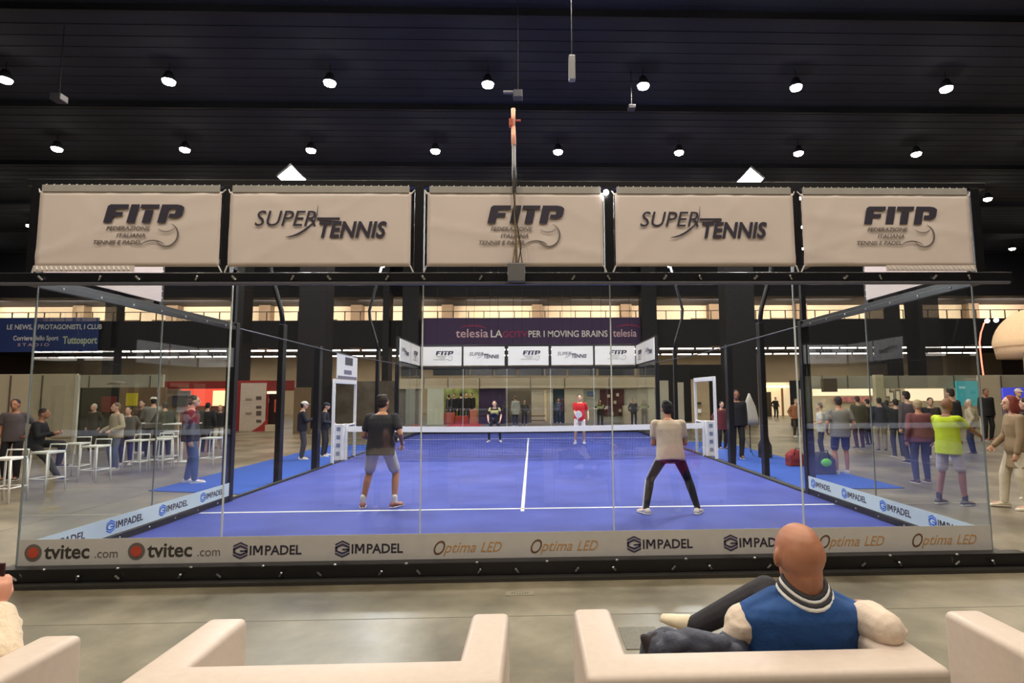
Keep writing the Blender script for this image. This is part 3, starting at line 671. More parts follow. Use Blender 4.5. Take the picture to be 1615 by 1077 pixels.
def person(name_lab, x, y, H=1.75, face=0, skin='fair', top=((60,60,66), 'long', .12), bottom=((50,55,80), 'trousers'), shoes=(200,200,200),
           hair=('short', (40,32,28)), feet=None, hands=None, drop=0, lean=0, headyaw=0, nod=0, vox=.016, cap_=None, sit=None, group=None,
           stripe=None, bulk=0, z0=FL, socks=None, female=False, curl=.7, jacket=None, pelv=(0, 0), sole=(225, 225, 225), palm=None):
    s = H/1.75
    root = empty('person', (x, y, z0), name_lab, 'person', group, world=False, rz=R(face))
    pz = (.95*s-drop) if sit is None else sit
    P = Vector((pelv[0], pelv[1], pz)); la = R(lean); ax = Vector((0, math.sin(la), math.cos(la))); fx = Vector((0, math.cos(la), -math.sin(la))); xx = Vector((1, 0, 0))
    def sp(t): return P+ax*t*s
    bw = 1+bulk
    PROF = [(-.13, .10, .085), (-.06, .155, .105), (0, .165, .112), (.12, .142, .098), (.24, .155, .108), (.34, .172, .112), (.42, .165, .10), (.475, .115, .078), (.51, .062, .06)]
    if female: PROF = [(-.13, .10, .085), (-.06, .165, .11), (0, .165, .112), (.14, .122, .09), (.24, .138, .105), (.34, .150, .115), (.42, .145, .09), (.475, .10, .07), (.51, .055, .052)]
    sw = .185 if not female else .165
    def torso(b, g, t0=-.2, t1=.6, flare=0, straight=False):
        rs = []; prof = PROF
        if straight: prof = [(t, .168 if t < .1 else max(rx, .158), max(ry, .11)) if t < .3 else (t, rx, ry) for t, rx, ry in PROF]
        for t, rx, ry in prof:
            if t < t0 or t > t1: continue
            k = 1+flare*max(0, (.2-t)); rs.append((sp(t), xx*(rx*bw*k+g)*s, fx*(ry*bw*k+g)*s))
        if t0 > -.19:
            # interpolate an exact lower edge
            for i in range(len(prof)-1):
                if prof[i][0] <= t0 < prof[i+1][0]:
                    w0 = (t0-prof[i][0])/(prof[i+1][0]-prof[i][0]); rx = prof[i][1]*(1-w0)+prof[i+1][1]*w0; ry = prof[i][2]*(1-w0)+prof[i+1][2]*w0
                    k = 1+flare*max(0, .2-t0); rs.insert(0, (sp(t0), xx*(rx*bw*k+g)*s, fx*(ry*bw*k+g)*s))
        elif t0 < -.2:
            rs.insert(0, (sp(t0), xx*(.165*bw*(1+flare*(.2-t0))+g)*s, fx*(.115*bw*(1+flare*(.2-t0))+g)*s))
        b.loft(rs, 20)
    ft = feet or ((-.10, 0), (.10, 0)); hd = hands or ((-.25, .02, .84), (.25, .02, .84))
    legs = []; arms = []
    for i, sd in enumerate((-1, 1)):
        f = ft[i]; fa = Vector((f[0], f[1], (f[2] if len(f) > 2 else 0)+.085*s)); toe = R(f[3] if len(f) > 3 else -8*sd)
        hp = P+Vector((sd*.092*s*bw, 0, -.01*s)); kn, an = ik(hp, fa, .44*s, .425*s, (sd*.25, 1, .15 if sit is None else .8))
        legs.append((hp, kn, an, toe))
        h = Vector(hd[i]); 
        sh = sp(.44)+xx*sd*sw*s*bw; el, wr = ik(sh, Vector((h.x, h.y, h.z)), .29*s, .255*s, (sd*.5, -1, -.25))
        arms.append((sh, el, wr))
    # ---- body
    b = MB(); torso(b, 0)
    nk = sp(.50); hc = nk+Vector((0, .045*s+.10*s*math.sin(la), .165*s))
    if lean > 0: hc.z = nk.z+.16*s
    b.cap(nk-Vector((0, 0, .03*s)), hc-Vector((0, .02*s, .06*s)), .056*s, .052*s)
    Mh = Matrix.Rotation(R(headyaw), 3, 'Z') @ Matrix.Rotation(R(-nod), 3, 'X')
    def hp_(a, c, d): return hc+Mh @ Vector((a*s, c*s, d*s))
    b.ell(hc+Mh @ Vector((0, -.008*s, .015*s)), .076*s, .095*s, .102*s, Mh, 18)
    b.ell(hp_(0, .022, -.045), .056*s, .066*s, .07*s, Mh, 14)
    b.cap(hp_(0, .085, .012), hp_(0, .108, -.022), .010*s, .015*s, 8)          # nose
    b.cap(hp_(-.028, .082, .03), hp_(.028, .082, .03), .012*s, .012*s, 8)      # brow
    b.cap(hp_(-.016, .088, -.055), hp_(.016, .088, -.055), .011*s, .011*s, 8)  # mouth
    b.ell(hp_(0, .073, -.092), .022*s, .02*s, .018*s, Mh, 10)                    # chin
    for sd in (-1, 1): b.ell(hp_(sd*.078, -.008, -.01), .011*s, .02*s, .032*s, Mh, 10)
    for i, (hp, kn, an, toe) in enumerate(legs):
        b.cap(hp, kn, .082*s*bw, .056*s); cm = kn.lerp(an, .3)-Vector((0, .012*s, 0)); b.cap(kn, cm, .054*s, .056*s); b.cap(cm, an, .055*s, .037*s)
        b.cap(an-Vector((0, .0, .035*s)), an+Vector((math.sin(toe)*-.14, math.cos(toe)*.14, -.05))*s, .035*s, .03*s)
    for i, (sh, el, wr) in enumerate(arms):
        b.cap(sh, el, .050*s*bw, .040*s); b.cap(el, wr, .041*s, .027*s)
        d = (wr-el).normalized(); sd = (-1, 1)[i]
        pn = Vector(palm) if palm else Vector((-sd, .15, 0))
        if not palm and abs(d.z) < .6: pn = Vector((-sd*.8, 0, -.4))
        hand(b, wr, d, sd, pn, s, curl if isinstance(curl, (int, float)) else curl[i], fr=.0095 if vox < .012 else .0115)
    sk = mat('skin_'+skin, SKINS[skin], .5, var=.05, scale=20)
    b.build('body', sk, root, vox=vox, sm=2)
    # ---- clothes
    def clo(b, nm, col, rough=.85): return b.build(nm, cmat(*col, rough=rough, bump=.15, scale=14), root, vox=vox, sm=3)
    tc, sl, ln = top[:3]; g = top[3] if len(top) > 3 else .018; gs = min(g, .013)+max(0, g-.03)*.5
    b = MB(); torso(b, g, t0=-ln, t1=.49, flare=.12, straight=not female and g > .02)
    for sh, el, wr in arms:
        inner = sh.lerp(sp(.42), .5); b.cap(inner, sh, (.056+gs)*s, (.050*bw+gs)*s)
        if sl == 'short': b.cap(sh, sh.lerp(el, .60), (.050*bw+gs)*s, (.050+gs)*s)
        elif sl == 'long': b.cap(sh, el, (.050*bw+gs)*s, (.042+gs)*s); b.cap(el, el.lerp(wr, .93), (.042+gs)*s, (.032+gs)*s)
    clo(b, 'jacket' if sl == 'long' and g > .02 else 'shirt', tc)
    if jacket:      # coloured yoke or collar
        b = MB(); torso(b, g+.006, t0=.2, t1=.47)
        for sh, el, wr in arms: b.cap(sh, sh.lerp(el, .5), (.053*bw+gs)*s, (.048+gs)*s)
        clo(b, 'shoulder_panel', jacket)
    bc, bk = bottom[:2]
    b = MB(); torso(b, .012, t0=-.13, t1=.06)
    for hp, kn, an, toe in legs:
        if bk == 'trousers': b.cap(hp, kn, .094*s*bw, .078*s); b.cap(kn, an+(an-kn).normalized()*.01, .078*s, .056*s)
        elif bk == 'shorts': b.cap(hp, hp.lerp(kn, .80), .096*s*bw, .085*s)
        elif bk == 'tight': b.cap(hp, kn, .088*s*bw, .062*s); cm = kn.lerp(an, .3)-Vector((0, .012*s, 0)); b.cap(kn, cm, .061*s, .063*s); b.cap(cm, an, .062*s, .043*s)
    clo(b, 'shorts' if bk == 'shorts' else 'trousers', bc)
    if stripe:
        b = MB(); hp, kn, an, toe = legs[0]
        o = Vector((-.085*s, -.02, 0)); o2 = Vector((-.064*s, -.018, 0)); o3 = Vector((-.048*s, -.015, 0))
        b.cap(hp+o, kn+o2, .013, .013, 8); b.cap(kn+o2, an+o3, .013, .012, 8); b.build('white_side_stripe', cmat(*stripe), root, True)
    for hp, kn, an, toe in legs:
        if socks:
            b = MB(); b.cap(an+Vector((0, 0, .07*s)), an-Vector((0, 0, .02)), .044*s, .043*s); clo(b, 'sock', socks)
        dr = Vector((-math.sin(toe), math.cos(toe), 0)); sx_ = Vector((dr.y, -dr.x, 0)); base = Vector((an.x, an.y, an.z-.085*s))
        rs = []
        for t, wd, hh in ((-.075, .030, .055), (-.05, .042, .085), (0, .045, .095), (.05, .046, .07), (.11, .052, .05), (.16, .045, .04), (.19, .026, .028)):
            c = base+dr*t*s+Vector((0, 0, (hh/2+.004)*s)); rs.append((c, sx_*wd*s, Vector((0, 0, hh/2*s))))
        b = MB(); b.loft(rs, 12); so = b.build('shoe', cmat(*shoes, rough=.5), root, True)
        rs = [(base+dr*t*s+Vector((0, 0, .010*s)), sx_*wd*s, Vector((0, 0, .011*s))) for t, wd in ((-.08, .03), (-.05, .045), (.05, .05), (.11, .056), (.16, .048), (.195, .025))]
        b = MB(); b.loft(rs, 12); b.build('sole', cmat(*sole, rough=.6), so, True)
    hk, hcol = hair
    if hk != 'bald':
        b = MB(); b.ell(hp_(0, -.022, .035), .083*s, .092*s, .094*s, Mh, 18)
        b.ell(hp_(0, -.05, -.01), .074*s, .06*s, .08*s, Mh, 14)
        if hk == 'tuft': b.ell(hp_(0, .02, .10), .06*s, .06*s, .035*s, Mh, 12); b.ell(hp_(-.02, -.06, .09), .05*s, .05*s, .04*s, Mh, 12)
        if hk == 'long':
            b.ell(hp_(0, -.07, -.08), .085*s, .05*s, .14*s, Mh, 14); b.ell(hp_(-.07, -.01, -.05), .025*s, .05*s, .11*s, Mh, 10); b.ell(hp_(.07, -.01, -.05), .025*s, .05*s, .11*s, Mh, 10)
        if hk == 'bun': b.ell(hp_(0, -.12, .06), .04*s, .04*s, .04*s, Mh, 12)
        b.build('hair', cmat(*hcol, rough=.7, bump=.4, scale=60), root, vox=max(vox*.7, .008), sm=2)
    if cap_:
        b = MB(); b.ell(hp_(0, -.006, .055), .09*s, .105*s, .075*s, Mh, 16)
        c0, c1 = hp_(0, .09, .035), hp_(0, .17, .025)
        b.loft([(c0, Mh @ Vector((.075*s, 0, 0)), Mh @ Vector((0, 0, .01*s))), (c1, Mh @ Vector((.045*s, 0, 0)), Mh @ Vector((0, 0, .007*s)))], 12)
        b.build('cap', cmat(*cap_), root, vox=max(vox*.8, .009), sm=1)
    b = MB()
    for sd in (-1, 1): b.ell(hp_(sd*.03, .081, .008), .012*s, .008*s, .006*s, Mh, 8)
    b.build('eyes', cmat(35, 28, 26, rough=.3), root, True)
    return root, arms, hc

def racket(x, y, z, rx, ry, rz, col, label):
    e = empty('padel_racket', (0, 0, 0), label, 'racket', world=False)
    b = MB(); pts = []
    for k in range(28):
        t = 2*math.pi*k/28; r = .128; px = r*math.cos(t); pz = .33+r*1.06*math.sin(t)
        if pz < .27: px *= .82 - (.27-pz)*1.6
        pts.append((px, -.019, pz))
    b.prism(pts, (0, .038, 0)); b.build('face', cmat(*col, rough=.4), e, bevel=.006)
    b = MB(); b.tube((-.05, 0, .24), (0, 0, .12), .014); b.tube((.05, 0, .24), (0, 0, .12), .014); b.build('throat', cmat(*col, rough=.4), e)
    b = MB(); b.tube((0, 0, 0), (0, 0, .13), .017); b.build('grip', cmat(230, 230, 230), e, True)
    b = MB()
    for i in range(-2, 3):
        for j in range(-2, 3): b.tube((i*.033, -.0195, .34+j*.033), (i*.033, .0195, .34+j*.033), .005, n=6)
    b.build('hole_pattern', cmat(20, 20, 22), e)
    e.location = (x, y, z); e.rotation_euler = (R(rx), R(ry), R(rz)); return e

# --- the four players
V = .0105
person('padel player in black t-shirt and light grey shorts, back turned, standing at the near left', -2.28, 3.28, 1.86, face=-4, skin='tan', top=((44,42,48), 'short', .16, .03), bottom=((186,186,192), 'shorts'),
       shoes=(150,96,92), hair=('tuft', (38,28,24)), feet=((-.27, 0, 0, 18), (.23, .03, 0, -25)), hands=((-.22, .30, 1.05), (.30, .16, .98)), drop=.05, lean=5, headyaw=-18, vox=V, z0=0, socks=(225,222,215), bulk=.08, curl=1.0)
racket(-1.98, 3.60, .98, -20, -55, 20, (40,40,46), 'black padel racket held low by the player in black t-shirt')
person('padel player in cream t-shirt and black trousers with white stripe, crouching at the near right', 2.22, 2.52, 1.80, face=-3, skin='tan', top=((208,190,168), 'short', .10, .025), bottom=((30,29,32), 'tight'),
       shoes=(224,214,204), hair=('tuft', (22,20,22)), feet=((-.38, 0, 0, 30), (.38, .0, 0, -28)), hands=((-.12, .34, 1.02), (.14, .36, 1.02)), drop=.10, lean=14, headyaw=6, nod=4, vox=V, z0=0, stripe=(220,220,220), bulk=.06, curl=1.0)
racket(2.22, 2.93, 1.02, -50, -8, 0, (30,60,120), 'padel racket held in front by the player in cream t-shirt')
person('padel player in black and yellow top and leggings, crouching beyond the net', -1.26, 15.5, 1.66, face=180, skin='fair', top=((30,28,32), 'short', .12, .012), bottom=((24,26,40), 'tight'),
       shoes=(225,228,235), hair=('bun', (50,36,28)), feet=((-.21, 0, 0, 15), (.21, 0, 0, -15)), hands=((-.22, .25, .80), (.22, .25, .80)), drop=.08, lean=14, vox=.012, z0=0, jacket=(196,186,120), female=True)
racket(-1.30, 15.15, .86, 60, 0, 10, (40,40,40), 'dark padel racket held by the far player in black and yellow')
person('padel player in red t-shirt and white shorts, standing beyond the net', 1.86, 14.4, 1.78, face=176, skin='fair', top=((206,40,44), 'short', .16, .03), bottom=((222,210,208), 'shorts'),
       shoes=(205,215,235), hair=('short', (60,44,34)), feet=((-.14, 0, 0, 8), (.16, .05, 0, -12)), hands=((-.30, .08, .92), (.10, .30, .98)), drop=.01, lean=2, vox=.012, z0=0, socks=(225,225,230))
racket(1.72, 14.02, .72, 0, 12, 10, (215,215,220), 'white padel racket held by the far player in red')

# --- spectators
def crowd(lab, u, y, vh, **k):
    """u = column of the photo, y = depth, vh = row of the head top"""
    h = at(u, vh, y); H = h.z-FL+k.pop('dh', 0); x = h.x
    return person(lab, x, y, max(1.5, min(1.95, H)), **k)
crowd('man in maroon topped navy jacket and jeans beside the left glass wall', 303, 6.46, 622, face=-60, top=((30,34,56), 'long', .16, .04), bottom=((64,84,120), 'trousers'), jacket=(112,40,52), shoes=(222,222,222), feet=((-.12,-.02,0,-5), (.13,.12,0,-5)))
crowd('man in white cap, black jacket and grey trousers by the left frame post', 478, 10.7, 632, face=-65, top=((34,34,44), 'long', .10, .03), bottom=((72,70,74), 'trousers'), shoes=(225,220,210), cap_=(225,222,212), hands=((-.15,.30,1.15), (.18,.30,1.18)))
crowd('person in dark jacket with white hem behind the left portal frame', 513, 11.5, 634, face=-80, top=((36,38,50), 'long', .08, .03), bottom=((44,44,50), 'trousers'), shoes=(215,215,215), cap_=(40,44,58), feet=((-.2,0,0,0), (.2,0,0,0)), hands=((-.2,.2,1.0), (.2,.25,1.0)))
crowd('standing man in grey t-shirt, hand on hip, behind the leftmost stool', 26, 7.2, 628, face=200, skin='mid', top=((84,76,80), 'short', .14, .025), bottom=((26,26,32), 'trousers'), shoes=(50,50,50), hair=('short', (22,18,18)), hands=((-.26,.05,1.02), (.22,.1,.9)))
x_, y_ = at(56, 690, 7.0).x, 7.0
person('seated man in black sweater leaning towards the tables at left', x_, y_, 1.75, face=-70, skin='mid', top=((26,26,32), 'long', .14, .03), bottom=((30,30,36), 'trousers'), shoes=(60,60,60), hair=('short', (22,18,18)), sit=.82, feet=((-.12,.40,.28), (.14,.5,.0)), hands=((-.15,.35,1.05), (.15,.35,1.05)), lean=8)
crowd('person in beige hoodie and faded jeans standing by the white stools', 186, 8.9, 634, face=150, top=((178,166,146), 'long', .16, .04), bottom=((98,108,134), 'trousers'), shoes=(205,200,196), hair=('short', (120,100,80)), hands=((-.2,.2,1.0), (.2,.2,1.0)))
crowd('person in dark indigo jeans and grey jacket right beside the beige hoodie', 204, 9.9, 640, face=190, top=((92,88,84), 'long', .14, .03), bottom=((52,46,96), 'trousers'), shoes=(200,196,200), hair=('short', (60,50,44)))
crowd('person in black with a pale scarf inside the dark green booth', 150, 13.6, 636, face=170, top=((30,34,30), 'long', .2, .04), bottom=((24,24,26), 'trousers'), shoes=(40,40,40), hair=('short', (200,190,176)))
crowd('person in white knitted cap and patterned jacket at the grey high table', 243, 11.8, 625, face=40, top=((132,130,124), 'long', .14, .05), bottom=((44,44,48), 'trousers'), shoes=(60,60,60), cap_=(226,216,200), hands=((-.2,.35,1.1), (.2,.35,1.1)))
crowd('broad person in dark olive coat leaning on the grey high table', 264, 11.4, 632, face=60, top=((74,74,64), 'long', .24, .06), bottom=((50,50,50), 'trousers'), shoes=(60,60,60), hair=('short', (70,60,50)), hands=((-.2,.35,1.1), (.2,.35,1.1)), lean=10)
crowd('person in dark brown jacket behind the high table', 226, 13.0, 630, face=180, top=((82,66,56), 'long', .14, .05), bottom=((44,44,48), 'trousers'), hair=('short', (50,36,30)))
crowd('person in black coat in front of the red stand', 328, 13.0, 634, face=10, top=((26,26,32), 'long', .28, .05), bottom=((24,24,30), 'trousers'), shoes=(30,30,30), hair=('short', (26,22,22)))
crowd('person in black jacket and white trousers in front of the glowing red stand', 348, 14.5, 638, face=190, top=((30,30,32), 'long', .1, .04), bottom=((206,200,186), 'trousers'), shoes=(60,60,60), hair=('short', (200,150,60)))
# far centre, in and before the booths behind the court
for i, (u, v) in enumerate(((716, 620), (727, 618), (735, 617), (744, 619), (708, 622))):
    crowd('dark silhouetted visitor at the planted stand, %s of five' % ('third from left', 'fourth from left', 'fourth from left, taller', 'rightmost', 'leftmost')[i] if i not in (0, 1, 2) else 'dark silhouetted visitor at the planted stand, %s of five' % ('second from left', 'third from left', 'fourth from left')[i],
          u, 30.6+.45*i, v, face=(170, 20, 200, 150, 60)[i], top=((26,24,26), 'long', .14, .04), bottom=((26,24,28), 'trousers'), shoes=(30,30,30), hair=('short', (24,20,20)), vox=.022, group='silhouettes at the planted stand')
crowd('person in pale grey coat behind the court left of centre', 813, 26.5, 624, face=30, top=((176,180,176), 'long', .28, .05), bottom=((60,62,76), 'trousers'), hair=('short', (110,90,70)), vox=.02)
crowd('person in dark jacket beside the pale grey coat', 827, 27.5, 630, face=190, top=((38,38,46), 'long', .14, .04), bottom=((34,34,44), 'trousers'), hair=('short', (40,32,30)), vox=.02)
crowd('person in dark suit seen through the right part of the far glass', 999, 25.5, 628, face=180, top=((52,54,62), 'long', .2, .04), bottom=((48,50,58), 'trousers'), hair=('short', (60,50,46)), vox=.02)
crowd('person in black top with yellow trim behind the far glass', 946, 24.5, 630, face=185, top=((26,26,30), 'short', .12, .03), bottom=((36,36,44), 'trousers'), jacket=(168,176,110), hair=('long', (50,36,30)), vox=.02, hands=((-.25,.2,1.0), (.25,.2,1.0)))
crowd('small person by the dark doorway poster behind the far glass', 881, 29.5, 628, face=180, top=((70,92,128), 'long', .14, .03), bottom=((50,66,96), 'trousers'), hair=('short', (120,100,90)), vox=.022)
# right side
crowd('tall person in black beside the right frame post', 1160, 9.8, 614, face=170, skin='mid', top=((24,24,28), 'long', .16, .04), bottom=((22,22,26), 'trousers'), shoes=(30,30,30), hair=('short', (24,20,20)))
crowd('person in maroon jacket in the shade behind the right portal', 1137, 12.5, 632, face=190, top=((104,42,48), 'long', .26, .05), bottom=((34,30,36), 'trousers'), shoes=(40,40,40), hair=('short', (30,24,24)))
crowd('man in grey shirt and navy shorts, back turned, beyond the right glass', 1322, 6.6, 624, face=-10, skin='tan', top=((134,128,120), 'short', .18, .035), bottom=((30,36,84), 'shorts'), shoes=(196,190,206), hair=('short', (44,34,30)), feet=((-.11,.0), (.14,.08)), hands=((-.24,.12,.95), (.24,.12,.95)), bulk=.08)
crowd('man in white t-shirt carrying a bag beyond the right glass', 1294, 9.6, 634, face=60, top=((214,212,204), 'short', .18, .04), bottom=((40,42,54), 'trousers'), shoes=(50,50,50), hair=('short', (120,110,100)), hands=((-.2,.2,.95), (.25,.25,1.0)))
crowd('person in olive green coat, back turned, in the right hand crowd', 1352, 12.2, 624, face=0, top=((78,76,60), 'long', .24, .06), bottom=((70,44,50), 'trousers'), shoes=(40,34,36), hair=('short', (74,54,42)))
crowd('person in dark coat just right of the olive green coat', 1368, 13.2, 628, face=20, top=((34,34,40), 'long', .24, .05), bottom=((48,38,44), 'trousers'), shoes=(34,34,34), hair=('short', (44,36,32)))
crowd('person in navy jacket left of the cream post at right', 1386, 11.3, 626, face=-20, top=((44,48,66), 'long', .14, .04), bottom=((150,138,122), 'trousers'), shoes=(60,60,60), hair=('short', (50,40,34)))
crowd('person in green grey fleece with raised arm in the right hand crowd', 1398, 13.5, 630, face=-40, top=((150,154,130), 'long', .14, .04), bottom=((52,54,64), 'trousers'), hair=('short', (60,50,40)), hands=((-.2,.3,1.2), (.2,.3,1.25)))
crowd('person in black jacket with both arms raised taking a photo at right', 1412, 9.8, 628, face=-15, top=((32,34,42), 'long', .14, .045), bottom=((60,62,82), 'trousers'), shoes=(50,50,56), hair=('short', (40,32,28)), hands=((-.1,.35,1.45), (.1,.35,1.45)))
crowd('person with dark hair in grey top behind the blond visitor', 1430, 8.4, 616, face=10, top=((96,84,92), 'long', .14, .04), bottom=((44,50,72), 'trousers'), shoes=(40,40,44), hair=('tuft', (48,36,30)))
crowd('blond visitor in maroon jacket and dark jeans, back turned', 1447, 5.3, 629, face=-8, skin='tan', top=((122,70,74), 'long', .1, .04), bottom=((46,50,86), 'trousers'), shoes=(66,40,54), hair=('short', (196,168,130)), feet=((-.14,-.05), (.12,.05)))
crowd('dark dressed person between the blond visitor and yellow vest', 1466, 9.5, 626, face=160, top=((36,34,40), 'long', .16, .04), bottom=((40,40,50), 'trousers'), hair=('short', (40,32,30)))
crowd('tall person with bushy dark hair behind the yellow vest', 1500, 8.8, 612, face=20, top=((44,44,50), 'long', .16, .05), bottom=((48,52,78), 'trousers'), hair=('tuft', (38,30,28)))
yr, ya, yh = crowd('bald man in bright yellow green vest walking beyond the right glass', 1490, 3.15, 626, face=-70, skin='mid', top=((208,226,40), 'short', .20, .03), bottom=((186,176,186), 'shorts'), shoes=(70,66,76), hair=('bald', (0,0,0)), vox=.011,
      feet=((-.14,-.10,0,0), (.14,.10,0,-6)), hands=((-.10,.30,1.02), (.22,.46,1.10)), socks=(52,48,56))
crowd('white haired man in cream pullover and navy jeans at the far right', 1529, 10.2, 629, face=40, top=((196,184,158), 'long', .1, .045), bottom=((38,42,92), 'trousers'), shoes=(60,60,70), hair=('short', (206,200,190)))
crowd('man in black t-shirt standing before the cream stand panel at far right', 1553, 14.4, 612, face=175, skin='mid', top=((30,30,34), 'long', .18, .04), bottom=((28,28,32), 'trousers'), shoes=(110,60,50), hair=('short', (70,50,40)))
crowd('woman in beige cardigan and cream trousers at the right picture edge', 1596, 2.75, 622, face=75, skin='fair', female=True, top=((150,128,100), 'long', .32, .03), bottom=((222,212,190), 'trousers'), shoes=(228,218,196), hair=('long', (124,52,44)), vox=.011, feet=((-.12,-.05), (.14,.16)), hands=((-.2,.1,.85), (.2,.22,.95)), sole=(230,220,200))
crowd('person in glossy black puffer jacket behind the woman in beige', 1622, 3.4, 624, face=20, top=((30,30,34), 'long', .08, .09), bottom=((196,186,166), 'trousers'), shoes=(225,215,190), hair=('short', (40,30,28)))
crowd('person in pale cap at the very right before the blue screen', 1604, 11.5, 612, face=170, top=((90,50,52), 'long', .14, .05), bottom=((60,60,70), 'trousers'), cap_=(214,196,186), hair=('short', (60,50,40)))
crowd('person in dark suit in the brightly lit corridor', 1223, 33, 632, face=190, top=((40,36,36), 'long', .2, .04), bottom=((38,36,38), 'trousers'), hair=('short', (40,32,30)), vox=.022)
crowd('person in orange brown jacket beside the lit corridor', 1254, 17, 628, face=190, top=((150,98,66), 'long', .14, .05), bottom=((60,48,44), 'trousers'), hair=('short', (110,80,60)), vox=.018)

# ================================================================== stands behind the court
def wallp(u0, u1, v0, v1, Y, m, name, label, cat='panel', th=.1, group=None, toground=False):
    z1 = at((u0+u1)/2, v0, Y).z; z0 = FL if toground else at((u0+u1)/2, v1, Y).z
    x0, x1 = at(u0, v0, Y).x, at(u1, v0, Y).x
    b = MB(); b.box((x0, Y, z0), (x1, Y+th, z1))
    if name != 'hanging_board':
        o = b.build(name, m, bevel=.006); return tag(o, label, cat, group)
    e = empty(name, (x0, Y, z0), label, cat, group); b.build('board', m, e)
    for x in (x0+.2, x1-.2): b = MB(); b.tube((x, Y+.05, z1), (x, Y+.05, 12.55), .01); b.build('hanger', DARK, e)
    return e
def stand(name, label, Y, loc_u):
    return empty(name, (at(loc_u, 640, Y).x, Y, FL), label, 'exhibition stand')
def part(e, nm, u0, u1, v0, v1, Y, m, th=.08, toground=False):
    z1 = at((u0+u1)/2, v0, Y).z; z0 = FL if toground else at((u0+u1)/2, v1, Y).z
    x0, x1 = at(u0, v0, Y).x, at(u1, v0, Y).x
    b = MB(); b.box((x0, Y, z0), (x1, Y+th, z1)); return b.build(nm, m, e, bevel=.004)
CURT = cmat(206, 212, 196); REDM = cmat(190, 52, 40)
# centre row at y = 29
e = stand('exhibition_stand', 'pale exhibition stand row seen through the far glass', 29, 830)
part(e, 'header_panel', 622, 1036, 596, 612, 29, BOOTH)
for u in (668, 706, 756, 836, 890, 960): part(e, 'header_joint', u, u+1, 596, 612, 28.97, SEAMDK, th=.03)
part(e, 'white_curtain', 640, 655, 613, 671, 29, CURT, toground=True); part(e, 'grey_panel', 623, 664, 613, 671, 29.2, BOOTH2, toground=True)
part(e, 'white_panel', 674, 700, 613, 671, 29, CURT, toground=True)
part(e, 'plum_panel', 755, 797, 612, 670, 29.3, cmat(58, 44, 78), toground=True)
part(e, 'grey_wall', 797, 838, 612, 670, 30.5, cmat(110, 100, 88), toground=True)
part(e, 'beige_panel', 838, 872, 612, 670, 29.3, BOOTH, toground=True)
part(e, 'bright_strip', 858, 862, 616, 664, 29.2, cmat(250, 225, 180))
part(e, 'dark_doorway_poster', 872, 890, 613, 670, 29.6, cmat(44, 66, 78), toground=True)
part(e, 'beige_panel', 890, 920, 612, 670, 29.3, BOOTH, toground=True)
part(e, 'grey_wall', 920, 1022, 612, 670, 29.5, BOOTH2, toground=True)
part(e, 'display_board', 946, 984, 614, 655, 29.35, cmat(80, 42, 40)); 
for u, v in ((958, 622), (972, 620), (968, 632), (955, 640), (976, 645), (964, 650)): part(e, 'display_item', u, u+4, v, v+5, 29.25, cmat(205, 190, 170))
part(e, 'blue_sign', 926, 936, 617, 624, 29.4, cmat(110, 130, 165)); part(e, 'white_edge_post', 1022, 1034, 600, 670, 29.1, cmat(206, 206, 188), toground=True)
part(e, 'counter', 984, 1012, 640, 670, 28.2, BOOTH, th=.6, toground=True)
part(e, 'table_rail', 838, 860, 655, 657, 28.6, cmat(150, 120, 90)); part(e, 'table_rail', 838, 860, 662, 664, 28.6, cmat(150, 120, 90))
for u0, u1, v0 in ((660, 664, 0),): pass
e = stand('planted_stand', 'open stand with red counters and leafy backdrop seen past the far players', 33, 728)
part(e, 'leafy_backdrop', 698, 757, 612, 672, 33, mat('leafy_print', srgb(150, 158, 92), .8, var=.6, scale=1.6), toground=True)
part(e, 'red_counter', 700, 716, 651, 670, 29.6, cmat(196, 92, 70), th=.5, toground=True)
part(e, 'red_counter', 718, 738, 656, 670, 29.4, cmat(180, 70, 56), th=.5, toground=True)
part(e, 'orange_counter', 741, 752, 646, 670, 29.6, cmat(214, 140, 110), th=.5, toground=True)
x0, x1 = at(702, 670, 27).x, at(757, 670, 27).x
b = MB(); b.box((x0, 26.5, FL), (x1, 33, FL+.012)); b.build('red_carpet', REDM, e)
# dark hanging signs above the centre stands
for u0, u1 in ((683, 740), (742, 778), (780, 815), (818, 858), (860, 893), (896, 940), (944, 1000)):
    wallp(u0, u1, 580, 592, 26.9, mat('dark_glass_board', (.045, .05, .055), .25), 'hanging_board', 'dark overhead board in the row below the far banners, %s' % ORD[int((683, 742, 780, 818, 860, 896, 944).index(u0))], 'board', group='dark boards below the far banners')
# left white stand
e = stand('exhibition_stand', 'white panelled exhibition stand wall behind the bar stools at far left', 13, 60)
part(e, 'wall_panels', -60, 122, 590, 735, 13, BOOTH, toground=True)
for u in (16, 66, 121): part(e, 'panel_joint', u, u+2.0, 592, 735, 12.97, SEAMDK, th=.03, toground=True)
part(e, 'poster', 86, 118, 632, 690, 12.96, BOOTH, th=.03)
part(e, 'header_panel', 122, 258, 591, 611, 13, BOOTH2)
for u in (140, 236): part(e, 'panel_joint', u, u+1.5, 592, 611, 12.97, SEAMDK, th=.03)
part(e, 'corner_post', 119, 125, 592, 735, 12.95, cmat(220, 214, 200), toground=True)
part(e, 'dark_green_backwall', 124, 186, 611, 720, 16.5, cmat(28, 40, 30), toground=True)
part(e, 'brown_backwall', 186, 262, 611, 720, 16.6, cmat(120, 96, 74), toground=True)
part(e, 'yellow_poster', 199, 216, 620, 640, 16.5, cmat(206, 190, 40)); part(e, 'red_poster', 160, 182, 625, 650, 16.4, cmat(110, 40, 40))
p = at(186, 606, 12.6)
